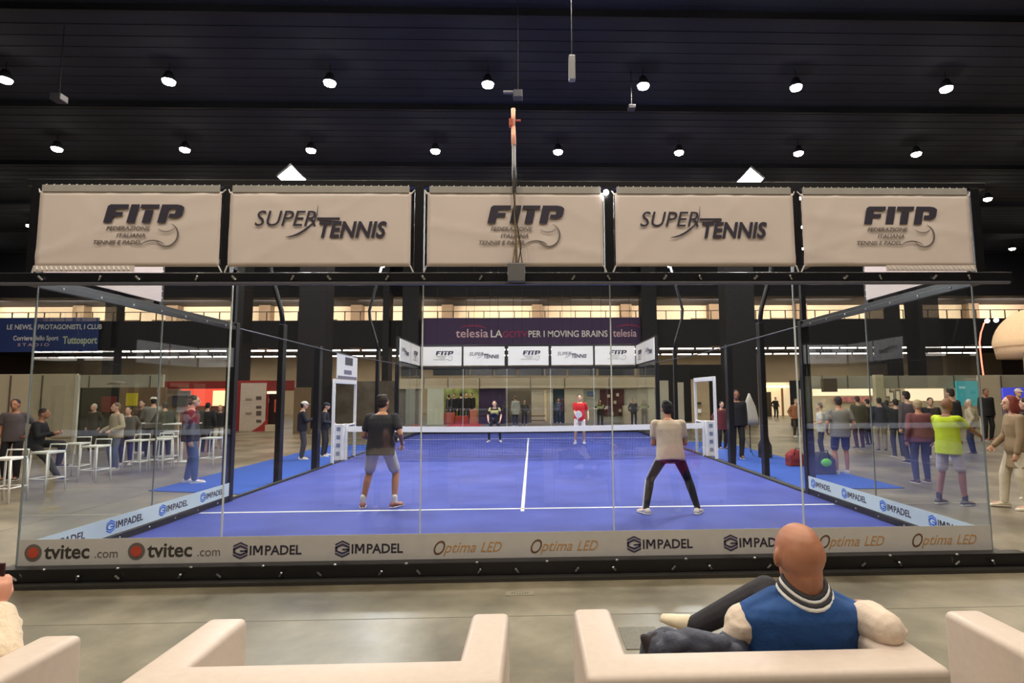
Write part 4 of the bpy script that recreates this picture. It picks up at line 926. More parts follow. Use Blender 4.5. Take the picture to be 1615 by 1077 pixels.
b = MB(); b.loft([((p.x, 12.6, p.z), (.3, 0, 0), (0, .3, 0)), ((p.x, 12.6, p.z+.1), (.12, 0, 0), (0, .12, 0))], 16); b.build('pendant_shade', cmat(120, 112, 100), e, True)
p2 = at(188, 664, 8); 
# red stand
e = stand('red_exhibition_stand', 'red exhibition stand with glowing red interior left of the court', 17, 310)
part(e, 'red_fascia', 252, 366, 601, 613, 17, cmat(150, 48, 42))
text(Pl((at(270, 608, 17).x, 16.98, at(270, 611, 17).z)), 'fascia_lettering', 'PADEL', 0, 0, .16, cmat(220, 160, 150), e, sx=1.5) if False else None
part(e, 'fascia_logo', 268, 297, 604, 610, 16.97, cmat(176, 96, 84), th=.03)
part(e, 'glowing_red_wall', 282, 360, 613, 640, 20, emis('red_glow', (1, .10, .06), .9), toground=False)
part(e, 'pale_wall', 250, 284, 613, 720, 17.4, cmat(176, 160, 140), toground=True)
part(e, 'screen', 272, 296, 624, 640, 17.2, cmat(70, 70, 80)); part(e, 'screen_frame', 280, 300, 616, 650, 17.3, cmat(196, 196, 205))
part(e, 'back_wall', 250, 362, 640, 720, 20.1, cmat(130, 100, 90), toground=True)
part(e, 'lit_showcase', 336, 356, 616, 640, 18.5, emis('showcase_glow', (1, .75, .4), 1.6), th=.3)
e = stand('red_exhibition_stand', 'red wall with a tall white poster left of the frame mast', 24.3, 400)
part(e, 'red_wall', 366, 424, 600, 680, 24.3, cmat(150, 46, 48), toground=True)
pw = part(e, 'white_poster', 380, 420, 604, 680, 24.15, cmat(196, 186, 172), th=.05)
for v0, v1 in ((625, 630), (640, 644), (648, 655), (662, 666)): part(e, 'poster_print', 404, 412, v0, v1, 24.12, cmat(90, 80, 80), th=.02)
for v in (628, 650): part(e, 'poster_print', 387, 397, v, v+3, 24.12, cmat(150, 140, 132), th=.02)
pl = Pl((0, 24.11, 0)); a = at(396, 680, 24.1); c = at(421, 660, 24.1)
polys(pl, 'red_corner_swoosh', [[(a.x, FL+.0), (c.x, FL), (c.x, c.z), (c.x-.25, c.z-.3), (a.x+.3, FL+.18)]], cmat(160, 46, 48), e)
part(e, 'red_wall', 424, 464, 600, 616, 24.3, cmat(120, 40, 38))
part(e, 'lit_shelf', 421, 440, 617, 621, 24.1, emis('shelf_glow', (1, .75, .55), 1.2)); part(e, 'shelf_post', 437, 440, 617, 670, 24.1, cmat(226, 200, 180))
part(e, 'dark_interior', 421, 440, 621, 668, 25, cmat(50, 30, 30), toground=True); part(e, 'white_base', 418, 438, 670, 682, 24, cmat(196, 182, 160), th=.4, toground=True)
part(e, 'shop_print', 419, 424, 628, 635, 24.6, cmat(220, 215, 215), th=.03); part(e, 'shop_print', 433, 439, 630, 650, 24.6, cmat(230, 110, 90), th=.03)
wallp(464, 490, 611, 690, 22, cmat(112, 96, 74), 'poster_wall', 'tan poster wall behind the man in white cap', 'panel', toground=True)
wallp(508, 624, 601, 700, 28, mat('mixed_stand_wall', srgb(96, 88, 80), .8, var=.5, scale=.9), 'stand_wall', 'dim brownish stand wall behind the left portal', 'panel', toground=True)
# right hand stands at y = 16.5
e = stand('exhibition_stand', 'long pale exhibition stand with lit interior behind the right hand crowd', 16.5, 1440)
part(e, 'header_panel', 1262, 1700, 592, 612, 16.5, BOOTH2)
for u in (1296, 1336, 1416, 1504, 1542, 1578): part(e, 'panel_joint', u, u+1.2, 592, 612, 16.46, SEAMDK, th=.03)
part(e, 'dark_sign', 1296, 1320, 597, 618, 16.3, cmat(92, 78, 64))
part(e, 'cream_post', 1380, 1393, 591, 700, 16.3, cmat(206, 196, 164), th=.2, toground=True)
part(e, 'back_wall', 1262, 1545, 612, 700, 21, BOOTH, toground=True)
part(e, 'glowing_interior_strip', 1282, 1376, 613, 624, 20.9, emis('cream_glow', (1, .80, .55), 1.0), th=.05)  # emissive strips put the brightness of the lit interior on the back wall
part(e, 'glowing_interior_strip', 1428, 1488, 613, 632, 20.9, MATS['cream_glow'], th=.05)
part(e, 'product_row', 1315, 1376, 626, 634, 20.8, mat('product_print', srgb(190, 120, 120), .7, var=.5, scale=6), th=.05)
for u, v in ((1396, 604), (1402, 612), (1412, 610)): part(e, 'picture_frame', u, u+8, v+4, v+24, 20.6, cmat(120, 112, 96), th=.05); part(e, 'picture', u+1.5, u+6.5, v+7, v+21, 20.55, cmat(214, 206, 184), th=.03)
part(e, 'teal_screen', 1508, 1541, 601, 640, 16.2, emis('teal_glow', (.05, .28, .30), .7))
part(e, 'cream_panel', 1542, 1576, 592, 700, 16.2, BOOTH, toground=True)
part(e, 'grey_panel', 1576, 1700, 604, 700, 18, BOOTH2, toground=True)
part(e, 'blue_screen', 1581, 1680, 602, 640, 17.5, emis('blue_glow', (.05, .06, .5), .9))
part(e, 'partition', 1262, 1270, 592, 700, 16.5, BOOTH2, toground=True)
e = stand('lit_corridor', 'brightly lit cream corridor between dark curtains right of the court', 35, 1225)
part(e, 'glowing_wall', 1200, 1247, 603, 656, 38, emis('corridor_glow', (1, .78, .50), .55), toground=True)  # wall emits by itself, the corridor lighting is put into its material
part(e, 'corridor_ceiling_light', 1205, 1245, 608, 611, 37.5, emis('corridor_lamp', (1, .85, .6), 2.5), th=.3)
part(e, 'dark_machine', 1206, 1216, 618, 656, 36, cmat(60, 50, 44), th=.5, toground=True)
part(e, 'door_frame', 1232, 1235, 612, 656, 37.5, cmat(170, 130, 90), toground=True)
for nm, u0, u1, Y in (('left', 1040, 1088, 30), ('middle', 1088, 1150, 31), ('right', 1246, 1264, 24)):
    wallp(u0, u1, 575 if nm != 'right' else 600, 700, Y, mat('black_drape', (.014, .014, .016), .9), 'stage_drape', 'black drape right of the far court end, %s one' % nm, 'drape', toground=True, group='black drapes')
e = stand('stand_front', 'beige stand front seen through the right portal', 20, 1105)
part(e, 'beige_front', 1090, 1118, 598, 700, 20, cmat(170, 150, 118), toground=True); part(e, 'shelf_item', 1097, 1106, 634, 638, 19.8, cmat(50, 46, 42)); part(e, 'white_sphere', 1101, 1106, 645, 651, 19.8, WHITE)
e = stand('stand_front', 'grey stand fronts partly hidden behind the crouching player', 24, 1056)
part(e, 'grey_front', 1038, 1054, 600, 660, 24, BOOTH2, toground=True); part(e, 'grey_front', 1062, 1078, 603, 660, 24, BOOTH2, toground=True)
# inflatable tent and neon arch at the right
p = at(1640, 545, 19); c = Vector((p.x, 19, p.z))
e = empty('inflatable_dome', c, 'cream inflatable dome roof above a grey fascia at far right', 'tent')
b = MB(); rs = []
for i in range(0, 11):
    t = R(i*9); rs.append((c+Vector((0, 0, 1.75*math.sin(t))), Vector((1.72*math.cos(t)+.02, 0, 0)), Vector((0, 1.72*math.cos(t)+.02, 0))))
b.loft([(c-Vector((0, 0, .02)), Vector((1.70, 0, 0)), Vector((0, 1.70, 0)))]+rs, 36); b.build('dome', mat('dome_fabric', srgb(238, 204, 160), .7, emit=(1, .72, .45), estr=.25), e, True)  # weak emission in the fabric imitates the light on the dome
b = MB(); b.loft([(c-Vector((0, 0, .55)), Vector((1.6, 0, 0)), Vector((0, 1.6, 0))), (c, Vector((1.68, 0, 0)), Vector((0, 1.68, 0)))], 36); b.build('valance', cmat(214, 186, 156), e, True)
b = MB(); b.box((c.x-1.45, 17.6, at(1600, 588, 17.6).z), (c.x+1.6, 17.7, at(1600, 552, 17.6).z)); b.build('grey_fascia', cmat(96, 90, 82), e)
b = MB(); b.box((c.x-1.2, 17.57, at(1600, 572, 17.6).z), (c.x-.55, 17.6, at(1600, 567, 17.6).z)); b.build('fascia_print', cmat(150, 144, 134), e)
for dx in (-1.4, 1.4):
    b = MB(); b.tube((c.x+dx, 18.3, FL), (c.x+dx, 18.3, c.z), .06); b.build('pole', cmat(120, 112, 100), e, True)
e = empty('neon_arch', at(1552, 600, 18), 'thin red glowing arch with two white lamps left of the dome', 'lamp')
b = MB(); b.path([at(u, v, 18) for u, v in ((1551, 592), (1548, 570), (1546, 552), (1545, 540), (1547, 525), (1552, 510), (1558, 505))], .03); b.build('red_tube', emis('neon_red', (1, .22, .14), 2.2), e, True)
for u, v in ((1557, 506), (1571, 505)):
    q = at(u, v, 17.9); b = MB(); b.ell(q, .09, .09, .09); b.build('white_lamp', emis('neon_white', (1, .85, .75), 14), e, True)

# ================================================================== stools, tables, bags
def make_stool():
    r_ = empty('bar_stool', (0, 0, 0), world=False)
    b = MB(); b.box((-.19, -.19, .74), (.19, .19, .785)); b.build('seat', WHITE, r_, bevel=.012)
    for sx_, sy_ in ((-1,-1),(1,-1),(1,1),(-1,1)):
        b = MB(); b.tube((sx_*.175, sy_*.175, .75), (sx_*.205, sy_*.205, 0), .017, n=8); b.build('leg', WHITE, r_, True)
    b = MB()
    for a_, c_ in (((-.2,-.2),(.2,-.2)), ((.2,-.2),(.2,.2)), ((.2,.2),(-.2,.2)), ((-.2,.2),(-.2,-.2))): b.tube((a_[0]*.98, a_[1]*.98, .26), (c_[0]*.98, c_[1]*.98, .26), .013, n=8)
    b.build('footrest', WHITE, r_, True)
    b = MB(); b.path([(-.18, .18, .76), (-.18, .2, .9), (.18, .2, .9), (.18, .18, .76)], .014, 8); b.build('back_rail', WHITE, r_, True)
    return r_
def make_table(top_m):
    r_ = empty('high_table', (0, 0, 0), world=False)
    b = MB(); b.box((-.35, -.35, 1.05), (.35, .35, 1.08)); b.build('table_top', top_m, r_, bevel=.008)
    b = MB(); b.tube((0, 0, .02), (0, 0, 1.06), .04, n=14); b.build('pedestal', WHITE, r_, True)
    b = MB(); b.box((-.24, -.24, 0), (.24, .24, .02)); b.build('base', WHITE, r_, bevel=.006)
    return r_
st = make_stool(); first = True
for u, v, a_, lab in ((8, 792, 4, 'white bar stool at the left picture edge, nearest of all'), (72, 775, -8, 'white bar stool second nearest, beside the seated man'), (118, 752, 6, 'white bar stool behind the second nearest stool'), (148, 759, -4, 'white bar stool in front of the dark green booth'),
                      (214, 744, 5, 'white bar stool right of the beige hoodie'), (252, 741, -3, 'white bar stool below the grey high table'), (262, 735, 10, 'white bar stool beside the olive coat'), (332, 738, -6, 'white bar stool behind the man in maroon topped jacket')):
    o = st if first else copy_tree(st); first = False; g = G(u, v); o.location = (g.x, g.y, FL); o.rotation_euler.z = R(a_); tag(o, lab, 'stool', 'white bar stools')
tb = make_table(WHITE); g = G(285, 728); tb.location = (g.x, g.y, FL); tag(tb, 'white high table left of the man in maroon topped jacket', 'table')
tb = make_table(cmat(110, 104, 98)); g = at(222, 668, 10.6); tb.location = (g.x, 10.6, FL); tag(tb, 'grey topped high table among the visitors at left', 'table')
b = MB(); b.box((g.x-.18, 10.4, FL+1.08), (g.x+.10, 10.65, FL+1.10)); tag(b.build('paper_stack', cmat(240, 240, 240)), 'white papers lying on the grey high table', 'paper')
# low white barrier bench behind the tables
# bags and stand at the right
def bag(u, v, w_, h_, col, label, Y=None, extra=None):
    g = G(u, v); e = empty('sports_bag', (g.x, g.y, FL), label, 'bag', world=True)
    b = MB(); b.ell((g.x, g.y, FL+h_*.5), w_*.5, .17, h_*.52); b.box((g.x-w_*.42, g.y-.14, FL), (g.x+w_*.42, g.y+.14, FL+h_*.7)); b.build('bag_body', cmat(*col), e, vox=.02, sm=6)
    b = MB(); b.path([(g.x-w_*.2, g.y-.15, FL+h_*.7), (g.x-w_*.1, g.y-.17, FL+h_*1.08), (g.x+w_*.1, g.y-.17, FL+h_*1.08), (g.x+w_*.2, g.y-.15, FL+h_*.7)], .012); b.build('handle', cmat(20, 20, 24), e, True)
    if extra: b = MB(); b.ell((g.x+.03, g.y-.17, FL+h_*.55), .12, .03, .09); b.build('bright_pocket', cmat(*extra), e, True)
bag(1254, 735, .45, .42, (140, 40, 46), 'red sports bag on the blue carpet behind the right end post')
bag(1296, 748, .62, .50, (44, 46, 56), 'dark sports bag with bright green pocket beyond the right glass', extra=(120, 226, 60))
bag(1207, 722, .36, .55, (26, 24, 28), 'black rucksack leaning behind the right mast')
g = at(1172, 700, 10.6)
e = empty('folding_stand', (g.x, 10.6, FL), 'silver folding stand with white towel ball right of the frame post', 'stand')
for dx in (-.22, .22):
    b = MB(); b.tube((g.x+dx, 10.4, FL), (g.x-dx*.3, 10.7, .86), .012); b.build('leg', STEEL, e, True)
b = MB(); b.tube((g.x, 10.9, FL), (g.x, 10.6, .86), .012); b.build('leg', STEEL, e, True)
b = MB(); b.ell((g.x, 10.6, .92), .15, .12, .09); b.ell((g.x+.05, 10.6, 1.0), .07, .07, .06); b.build('towel_ball', WHITE, e, vox=.02, sm=4)
g = at(1183, 665, 11.2)
e = empty('towel_rack', (g.x, 11.2, FL), 'pale towel hanging to a point from a slim rack behind the right mast', 'towel')
b = MB(); b.tube((g.x, 11.25, FL), (g.x, 11.25, 1.75), .015); b.build('rack_pole', BLACK, e, True)
b = MB(); b.loft([((g.x, 11.2, .80), (.27, 0, 0), (0, .06, 0)), ((g.x, 11.2, 1.0), (.26, 0, 0), (0, .06, 0)), ((g.x, 11.2, 1.35), (.19, 0, 0), (0, .07, 0)), ((g.x, 11.2, 1.6), (.08, 0, 0), (0, .06, 0)), ((g.x, 11.2, 1.75), (.02, 0, 0), (0, .02, 0))], 20); b.build('towel', cmat(196, 192, 180), e, True)
p_ = at(1538, 662, 2.55)
# litter bin / ball basket inside the far portal
# floor fittings in the foreground
g = G(820, 936); e = empty('floor_plate', (g.x, g.y, FL), 'small engraved metal plate set in the concrete floor', 'floor plate')
b = MB(); b.box((g.x-.13, g.y-.055, FL), (g.x+.13, g.y+.055, FL+.004)); b.build('plate', mat('plate_metal', srgb(158, 150, 128), .4, .3), e)
b = MB()
for i in range(-3, 4):
    b.box((g.x+i*.024-.006, g.y-.025+.006*abs(i), FL+.004), (g.x+i*.024+.006, g.y-.012+.006*abs(i), FL+.0048)); b.box((g.x+i*.024-.005, g.y+.03-.006*abs(i), FL+.004), (g.x+i*.024+.005, g.y+.04-.006*abs(i), FL+.0048))
b.build('engraving', cmat(90, 84, 72), e)
g0 = G(975, 990); g1 = G(1024, 1022)
b = MB(); b.box((g0.x, g1.y-.02, FL), (g1.x+.12, g0.y, FL+.005)); e = tag(b.build('floor_box', mat('floor_box_cover', srgb(98, 92, 76), .5, var=.3, scale=60)), 'dark floor box cover in the concrete beside the sofa arm', 'floor box')

# ================================================================== sofas
ZT = .84
def sofa(label, yf, ol, orr, yb0=-4.02, yb1=-3.84):
    """outer left and right x, front y, back near y"""
    x0, x1 = ol, orr; y1 = yf; th = .165
    e = empty('sofa', ((x0+x1)/2, (y1+yb0)/2, FL), label, 'sofa', 'cream lounge sofas')
    b = MB(); P = [(x0, yb0), (x1, yb0), (x1, y1), (x1-th, y1), (x1-th, yb1), (x0+th, yb1), (x0+th, y1), (x0, y1)]
    b.prism([(x, y, FL+.06) for x, y in P], (0, 0, ZT-FL-.06)); b.build('arms_and_back', LEATHER, e, True, bevel=.028, seg=4)
    b = MB(); b.box((x0+th+.005, yb1+.003, FL+.06), (x1-th-.005, y1+.03, .26)); b.build('seat_base', LEATHER, e, bevel=.02, seg=3)
    b = MB(); b.box((x0+th+.008, yb1+.006, .262), (x1-th-.008, y1+.04, .38)); b.build('seat_cushion', LEATHER, e, bevel=.035, seg=4)
    for x in (x0+.08, x1-.08):
        for y in (yb0+.08, y1-.08):
            b = MB(); b.tube((x, y, FL), (x, y, FL+.065), .025); b.build('foot', mat('chrome', (.6, .6, .6), .15, 1), e)
    return e
yf = G(331.8, 973, ZT).y; kx = lambda u, v: G(u, v, ZT).x
sofa('cream leatherette sofa in the middle foreground, empty', yf=-3.41, ol=kx(332, 973), orr=kx(804, 965))
sofa('cream leatherette sofa on which the bald man sits', yf=-3.38, yb0=-4.0, yb1=-3.815, ol=kx(904, 960), orr=kx(1491, 1046))
sofa('cream leatherette sofa cut by the left picture edge', yf=-3.55, ol=kx(134.6, 998)-1.45, orr=kx(134.6, 998))
sofa('cream leatherette sofa cut by the right picture edge', yf=-3.48, ol=kx(1486, 961), orr=kx(1486, 961)+1.45)

# ================================================================== the bald man on the sofa (world coordinates)
def bald_man():
    yb = -3.635
    hc = at(1260, 872, yb)                      # middle of the head
    nb = at(1268, 925, yb-.0)                   # base of the neck
    root = empty('person', (nb.x, yb, FL), 'bald man in blue vest with cream sleeves sitting on the sofa, back turned', 'person')
    skin = mat('skin_bald', srgb(184, 126, 98), .42, var=.06, scale=12)
    V = .007
    b = MB()
    # skull, occiput, jaw, neck
    M = Matrix.Rotation(R(6), 3, 'Y')
    b.ell(hc+Vector((-.003, .0, .012)), .088, .108, .108, M, 24)
    b.ell(hc+Vector((0, -.028, .0)), .088, .085, .095, M, 20)
    b.ell(hc+Vector((.008, .045, -.075)), .068, .075, .08, M, 16)
    b.cap(hc+Vector((.006, -.015, -.06)), nb+Vector((0, 0, -.01)), .074, .074)
    b.cap(hc+Vector((.01, -.038, -.075)), nb+Vector((0, -.012, .01)), .062, .064)
    for s_ in (-1, 1):
        q = hc+Vector((s_*.093, .0, -.018)); Me = Matrix.Rotation(R(25*s_), 3, 'Z') @ Matrix.Rotation(R(8), 3, 'X')
        b.ell(q, .013, .024, .038, Me, 12); b.cap(q+Vector((s_*.008, -.014, .02)), q+Vector((s_*.006, -.012, -.018)), .006, .006, 8)
    b.cap(hc+Vector((0, .105, .01)), hc+Vector((0, .135, -.03)), .012, .017, 8); b.cap(hc+Vector((-.02, .11, -.07)), hc+Vector((.02, .11, -.07)), .012, .012, 8)
    # trunk
    pel = Vector((nb.x+.015, yb+.10, .50)); sh = nb+Vector((.005, .02, -.060))
    X_ = Vector((1, 0, 0))
    def tor(b, g, z1=1.0, t0=0):
        rs = []
        for t, rx, ry in ((0, .19, .13), (.2, .205, .13), (.45, .225, .13), (.7, .238, .13), (.86, .238, .118), (.95, .20, .10), (1.01, .13, .085), (1.06, .085, .075)):
            if t < t0 or t > z1: continue
            c = pel.lerp(sh, t); rs.append((c, X_*(rx+g), Vector((0, ry+g, -.02))))
        b.loft(rs, 26)
    tor(b, 0, 1.1)
    # left arm (picture left): down and bent forward, elbow out on the jacket; right arm rests on the sofa back
    lsh = sh+Vector((-.215, .03, -.060)); rsh = sh+Vector((.232, .03, -.075))
    lel = at(1166, 1000, yb+.07); lwr = lel+Vector((.10, .24, -.12))
    rel = at(1397, 992, yb-.13); rwr = rel+Vector((.06, .23, -.01))
    for s_, a, el, wr in ((-1, lsh, lel, lwr), (1, rsh, rel, rwr)):
        b.cap(a, el, .052, .044); b.cap(el, wr, .043, .03); hand(b, wr, (wr-el), s_, (0, 0, -1), 1.0, .5, fr=.010)
    # legs: right leg planted, left leg crossed with the ankle on the right knee side
    hl = pel+Vector((-.10, .05, 0)); hr = pel+Vector((.10, .05, 0))
    kl = at(1208, 932, yb+.52); al = at(1098, 987, yb+.55)
    kr = Vector((pel.x+.12, yb+.58, .42)); ar = Vector((pel.x+.14, yb+.62, .04))
    b.cap(hl, kl, .085, .06); b.cap(kl, kl.lerp(al, .35)+Vector((0, 0, -.012)), .056, .056); b.cap(kl.lerp(al, .35), al, .055, .038)
    b.cap(hr, kr, .085, .06); b.cap(kr, ar, .056, .038)
    fd = (al-kl).normalized(); ft = al+fd*.05+Vector((-.02, .05, .0))
    toe = at(1062, 978, yb+.62)
    b.cap(al, al.lerp(toe, .6), .036, .032); b.cap(ar, ar+Vector((.0, .14, -.03)), .036, .03)
    b.build('body', skin, root, vox=V, sm=3)
    # blue vest
    b = MB(); tor(b, .022, 1.07)
    for a, s_ in ((lsh, -1), (rsh, 1)): b.cap(a+Vector((-s_*.12, 0, .035)), a+Vector((-s_*.015, 0, -.02)), .075, .078)
    b.build('blue_vest', mat('blue_vest_cloth', srgb(30, 76, 138), .8, var=.10, scale=14, bump=.5), root, vox=V, sm=4)
    # dark arm hole trims
    for a, el, s_ in ((rsh, rel, 1),):
        b = MB(); d = (el-a).normalized()
        pts = [a+Vector((.072+.012*math.sin(t), -.105*math.cos(t)*1.0, -.10+.14*math.sin(t)-.03)) for t in [math.pi*k/9-math.pi/2 for k in range(10)]]
        b.ell(a+Vector((.0, -.005, -.13)), .050, .125, .17, None, 20); b.build('dark_side_panel', mat('charcoal_rib', srgb(62, 62, 68), .85, bump=.4, scale=40), root, vox=V, sm=4)
    # cream sleeves
    for a, el, wr, s_ in ((lsh, lel, lwr, -1), (rsh, rel, rwr, 1)):
        b = MB(); b.cap(a.lerp(el, .12)+Vector((0, .01, -.03)), a.lerp(el, .5), .060, .082); b.cap(a.lerp(el, .45), el, .080, .068); b.cap(el, el.lerp(wr, .9), .064, .042)
        for k in range(4): q = a.lerp(el, .35+.17*k); b.ell(q+Vector((s_*.022, -.02, 0)), .062, .062, .020, None, 14)
        b.build('cream_sleeve', mat('cream_sleeve_cloth', srgb(226, 208, 190), .8, var=.05, scale=12, bump=.5), root, vox=V, sm=4)
    # striped rib collar, three rings leaning with the neck
    cd = (hc-nb).normalized()
    for k, (nm, m) in enumerate((('white_collar_stripe', WHITE), ('dark_collar_stripe', MATS['charcoal_rib']), ('white_collar_stripe', WHITE), ('dark_collar_stripe', MATS['charcoal_rib']))):
        c = nb+Vector((0, -.002, -.036+.013*k)); b = MB(); rr = .102-.007*k; pts = []
        for i in range(25):
            t = 2*math.pi*i/24; pts.append(c+Vector((rr*math.cos(t), rr*.92*math.sin(t), .024*math.sin(t)*1.0+.026*abs(math.cos(t))**2)))
        b.path(pts, .0085 if k % 2 == 0 else .010, 8); b.build(nm, m, root, True)
    # trousers, shoes
    b = MB(); b.cap(hl, kl, .095, .074); b.cap(kl, kl.lerp(al, .4), .072, .066); b.cap(kl.lerp(al, .4), al, .066, .052)
    b.cap(hr, kr, .095, .074); b.cap(kr, ar+Vector((0, 0, .03)), .07, .052); b.ell(pel+Vector((0, .03, 0)), .20, .14, .10)
    b.build('black_trousers', mat('black_trouser_cloth', srgb(40, 38, 44), .85, bump=.3, scale=12), root, vox=V, sm=3)
    b = MB(); d = (toe-al).normalized(); sx_ = d.cross(Vector((0, 0, 1))).normalized(); uz = sx_.cross(d)
    rs = [(al+d*t, sx_*w_, uz*h_) for t, w_, h_ in ((.01, .03, .035), (.04, .042, .045), (.09, .042, .034), (.14, .042, .026), (.18, .03, .018))]
    b.loft(rs, 14); b.build('cream_shoe', cmat(226, 212, 184, rough=.6), root, True)
    b = MB(); rs = [(ar+Vector((0, t, -.03)), X_*w_, Vector((0, 0, h_))) for t, w_, h_ in ((-.07, .03, .03), (-.04, .042, .045), (.05, .045, .04), (.12, .048, .03), (.18, .03, .018))]
    b.loft(rs, 14); b.build('cream_shoe', cmat(226, 212, 184, rough=.6), root, True)
bald_man()

# crumpled padded jacket on the sofa beside him
rnd = random.Random(3)
c = at(1085, 1012, -3.66); e = empty('padded_jacket', (c.x, -3.66, .38), 'crumpled dark slate padded jacket lying on the sofa left of the bald man', 'jacket')
b = MB()
for i in range(16):
    u = 1036+i*8; q = at(u, 1026-8*math.sin(i*.5)+rnd.uniform(-5, 5), -3.58+rnd.uniform(-.05, .10))
    b.ell(q, .07, .08, .045, Matrix.Rotation(R(rnd.uniform(-40, 40)), 3, 'Y') @ Matrix.Rotation(R(rnd.uniform(-30, 30)), 3, 'Z'), 14)
    b.cap(q, q-Vector((0, -.02, .2)), .07, .09)
b.build('quilted_body', mat('slate_quilt', srgb(56, 60, 76), .6, var=.15, scale=20, bump=.5), e, vox=.008, sm=2)
b = MB()
for (u0, v0), (u1, v1), r0 in (((1056, 1008), (1112, 1020), .032), ((1042, 1022), (1080, 1012), .030), ((1084, 1003), (1140, 1014), .034), ((1112, 1020), (1160, 1026), .034)):
    b.cap(at(u0, v0, -3.66), at(u1, v1, -3.68), r0, r0*.9, 12)
b.build('sleeve', mat('slate_quilt_light', srgb(72, 77, 94), .6, var=.15, scale=20, bump=.5), e, vox=.008, sm=2)
b = MB(); b.cap(at(1016, 1006, -3.62), at(1032, 1026, -3.62), .018, .045); b.cap(at(1034, 1008, -3.62), at(1052, 1006, -3.62), .028, .03)
b.build('dark_lining', cmat(44, 36, 40), e, vox=.008, sm=2)

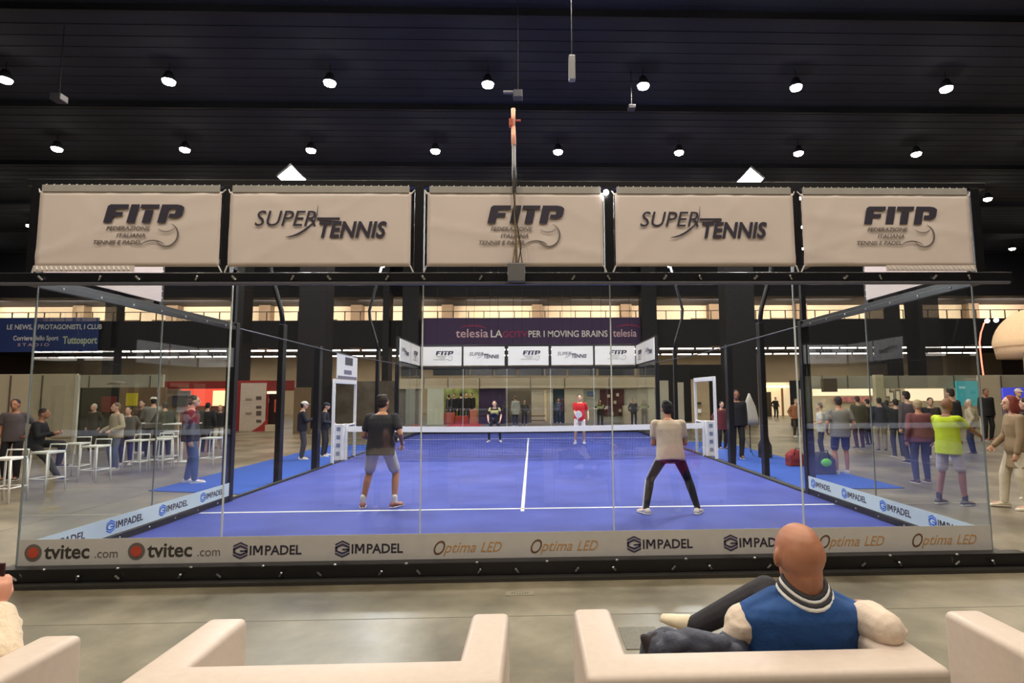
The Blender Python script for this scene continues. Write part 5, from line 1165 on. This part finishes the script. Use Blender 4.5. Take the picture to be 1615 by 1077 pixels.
# person in white fleece holding up a phone at the left edge
def left_person():
    y = -3.62
    wr = at(-4, 958, y+.12); el = at(-4, 1040, y-.02); shd = at(-95, 1010, y-.06)
    root = empty('person', (shd.x-.2, y, FL), 'person in fluffy white jacket raising a hand at the left picture edge', 'person')
    V = .006; skin = mat('skin_pink', srgb(222, 158, 134), .5, var=.05, scale=16)
    b = MB(); ch = shd+Vector((-.20, .0, -.05)); pel = Vector((ch.x, y+.06, .48))
    b.loft([(pel, Vector((.17, 0, 0)), Vector((0, .12, 0))), (pel.lerp(ch, .5), Vector((.15, 0, 0)), Vector((0, .11, 0))), (ch, Vector((.18, 0, 0)), Vector((0, .1, 0))), (ch+Vector((0, 0, .09)), Vector((.07, 0, 0)), Vector((0, .06, 0)))], 18)
    b.cap(ch+Vector((0, 0, .08)), ch+Vector((0, .02, .2)), .052, .05); b.ell(ch+Vector((0, .03, .29)), .076, .095, .115)
    b.cap(ch+Vector((0, .13, .27)), ch+Vector((0, .135, .25)), .012, .012)
    b.cap(shd, el, .045, .04); b.cap(el, wr, .042, .030)
    hand(b, wr, Vector((.05, .12, 1)), 1, Vector((-1, .35, 0)), .95, .75, fr=.0095)
    l2 = ch+Vector((-.2, 0, 0)); b.cap(l2, l2+Vector((-.06, .08, -.26)), .045, .04); w2 = l2+Vector((.04, .30, -.26)); b.cap(l2+Vector((-.06, .08, -.26)), w2, .04, .028); hand(b, w2, (.2, 1, 0), -1, (0, 0, -1), .95, .5)
    for sd in (-1, 1):
        h = pel+Vector((sd*.09, .03, 0)); k = pel+Vector((sd*.11-.1, .42, .03)); a = Vector((k.x, k.y+.05, .06))
        b.cap(h, k, .08, .055); b.cap(k, a, .052, .036); b.cap(a, a+Vector((0, .13, -.03)), .034, .03)
    b.build('body', skin, root, vox=V, sm=2)
    b = MB(); b.loft([(pel, Vector((.20, 0, 0)), Vector((0, .15, 0))), (ch, Vector((.21, 0, 0)), Vector((0, .13, 0))), (ch+Vector((0, 0, .08)), Vector((.10, 0, 0)), Vector((0, .09, 0)))], 18)
    b.cap(shd, el, .085, .080); b.cap(el, el.lerp(wr, .80), .080, .062)
    for t in (.15, .5, .8): b.ell(el.lerp(wr, t*.75), .078, .078, .034, None, 14)
    b.cap(l2, l2+Vector((-.06, .08, -.26)), .08, .07); b.cap(l2+Vector((-.06, .08, -.26)), w2.lerp(l2, .1), .07, .055)
    b.build('fleece_jacket', mat('white_fleece', srgb(232, 212, 184), .95, var=.06, scale=40, bump=.6, sheen=.4), root, vox=.010, sm=3)
    b = MB(); b.ell(ch+Vector((0, .01, .31)), .085, .10, .11); b.ell(ch+Vector((0, -.03, .2)), .08, .06, .13); b.build('hair', cmat(70, 50, 40, rough=.6, bump=.4, scale=60), root, vox=.01)
    b = MB()
    for sd in (-1, 1):
        h = pel+Vector((sd*.09, .03, 0)); k = pel+Vector((sd*.11-.1, .42, .03)); a = Vector((k.x, k.y+.05, .06)); b.cap(h, k, .09, .065); b.cap(k, a, .062, .046)
    b.build('trousers', cmat(60, 66, 90), root, vox=.012)
    for sd in (-1, 1):
        a = pel+Vector((sd*.11-.1, .47, 0)); a.z = 0
        b = MB(); b.loft([(Vector((a.x, a.y+t, FL+h_)), Vector((w_, 0, 0)), Vector((0, 0, h_))) for t, w_, h_ in ((-.07, .03, .04), (-.03, .042, .05), (.06, .045, .035), (.12, .045, .028), (.18, .025, .018))], 12); b.build('shoe', cmat(220, 220, 220), root, True)
    ph = wr+Vector((-.045, .03, .10)); b = MB(); b.box((ph.x-.036, ph.y-.005, ph.z-.07), (ph.x+.036, ph.y+.005, ph.z+.07))
    tag(b.build('phone', cmat(60, 30, 34, rough=.3), bevel=.004), 'dark phone held up in the hand at the left edge', 'phone')
left_person()
# person in magenta at the right edge
def right_person():
    y = -3.55; sh = at(1622, 985, y)
    person('person in magenta sweater seated on the sofa at the right picture edge', sh.x+.38, y, 1.68, face=8, skin='fair', female=True, top=((196, 44, 130), 'long', .14, .045), bottom=((60,60,70), 'trousers'), sit=.50, feet=((-.12, .50), (.12, .52)), hands=((-.22, .34, .66), (.2, .36, .66)), hair=('long', (120,80,60)), vox=.009)
right_person()

# ------------------------------------------------------------------ lights of the stands
area('stand_light', (15, 18.8, 2.4), 7, 90, col=(1, .85, .66), sy=2)
area('stand_light', (0, 30.8, 2.3), 11, 60, col=(1, .88, .7), sy=1.5)
area('stand_light', (-10.5, 18.3, 2.3), 2, 25, col=(1, .35, .25), sy=1.5)
area('corridor_light', (17.3, 34.5, 2.5), 1.6, 60, col=(1, .78, .5), sy=4)
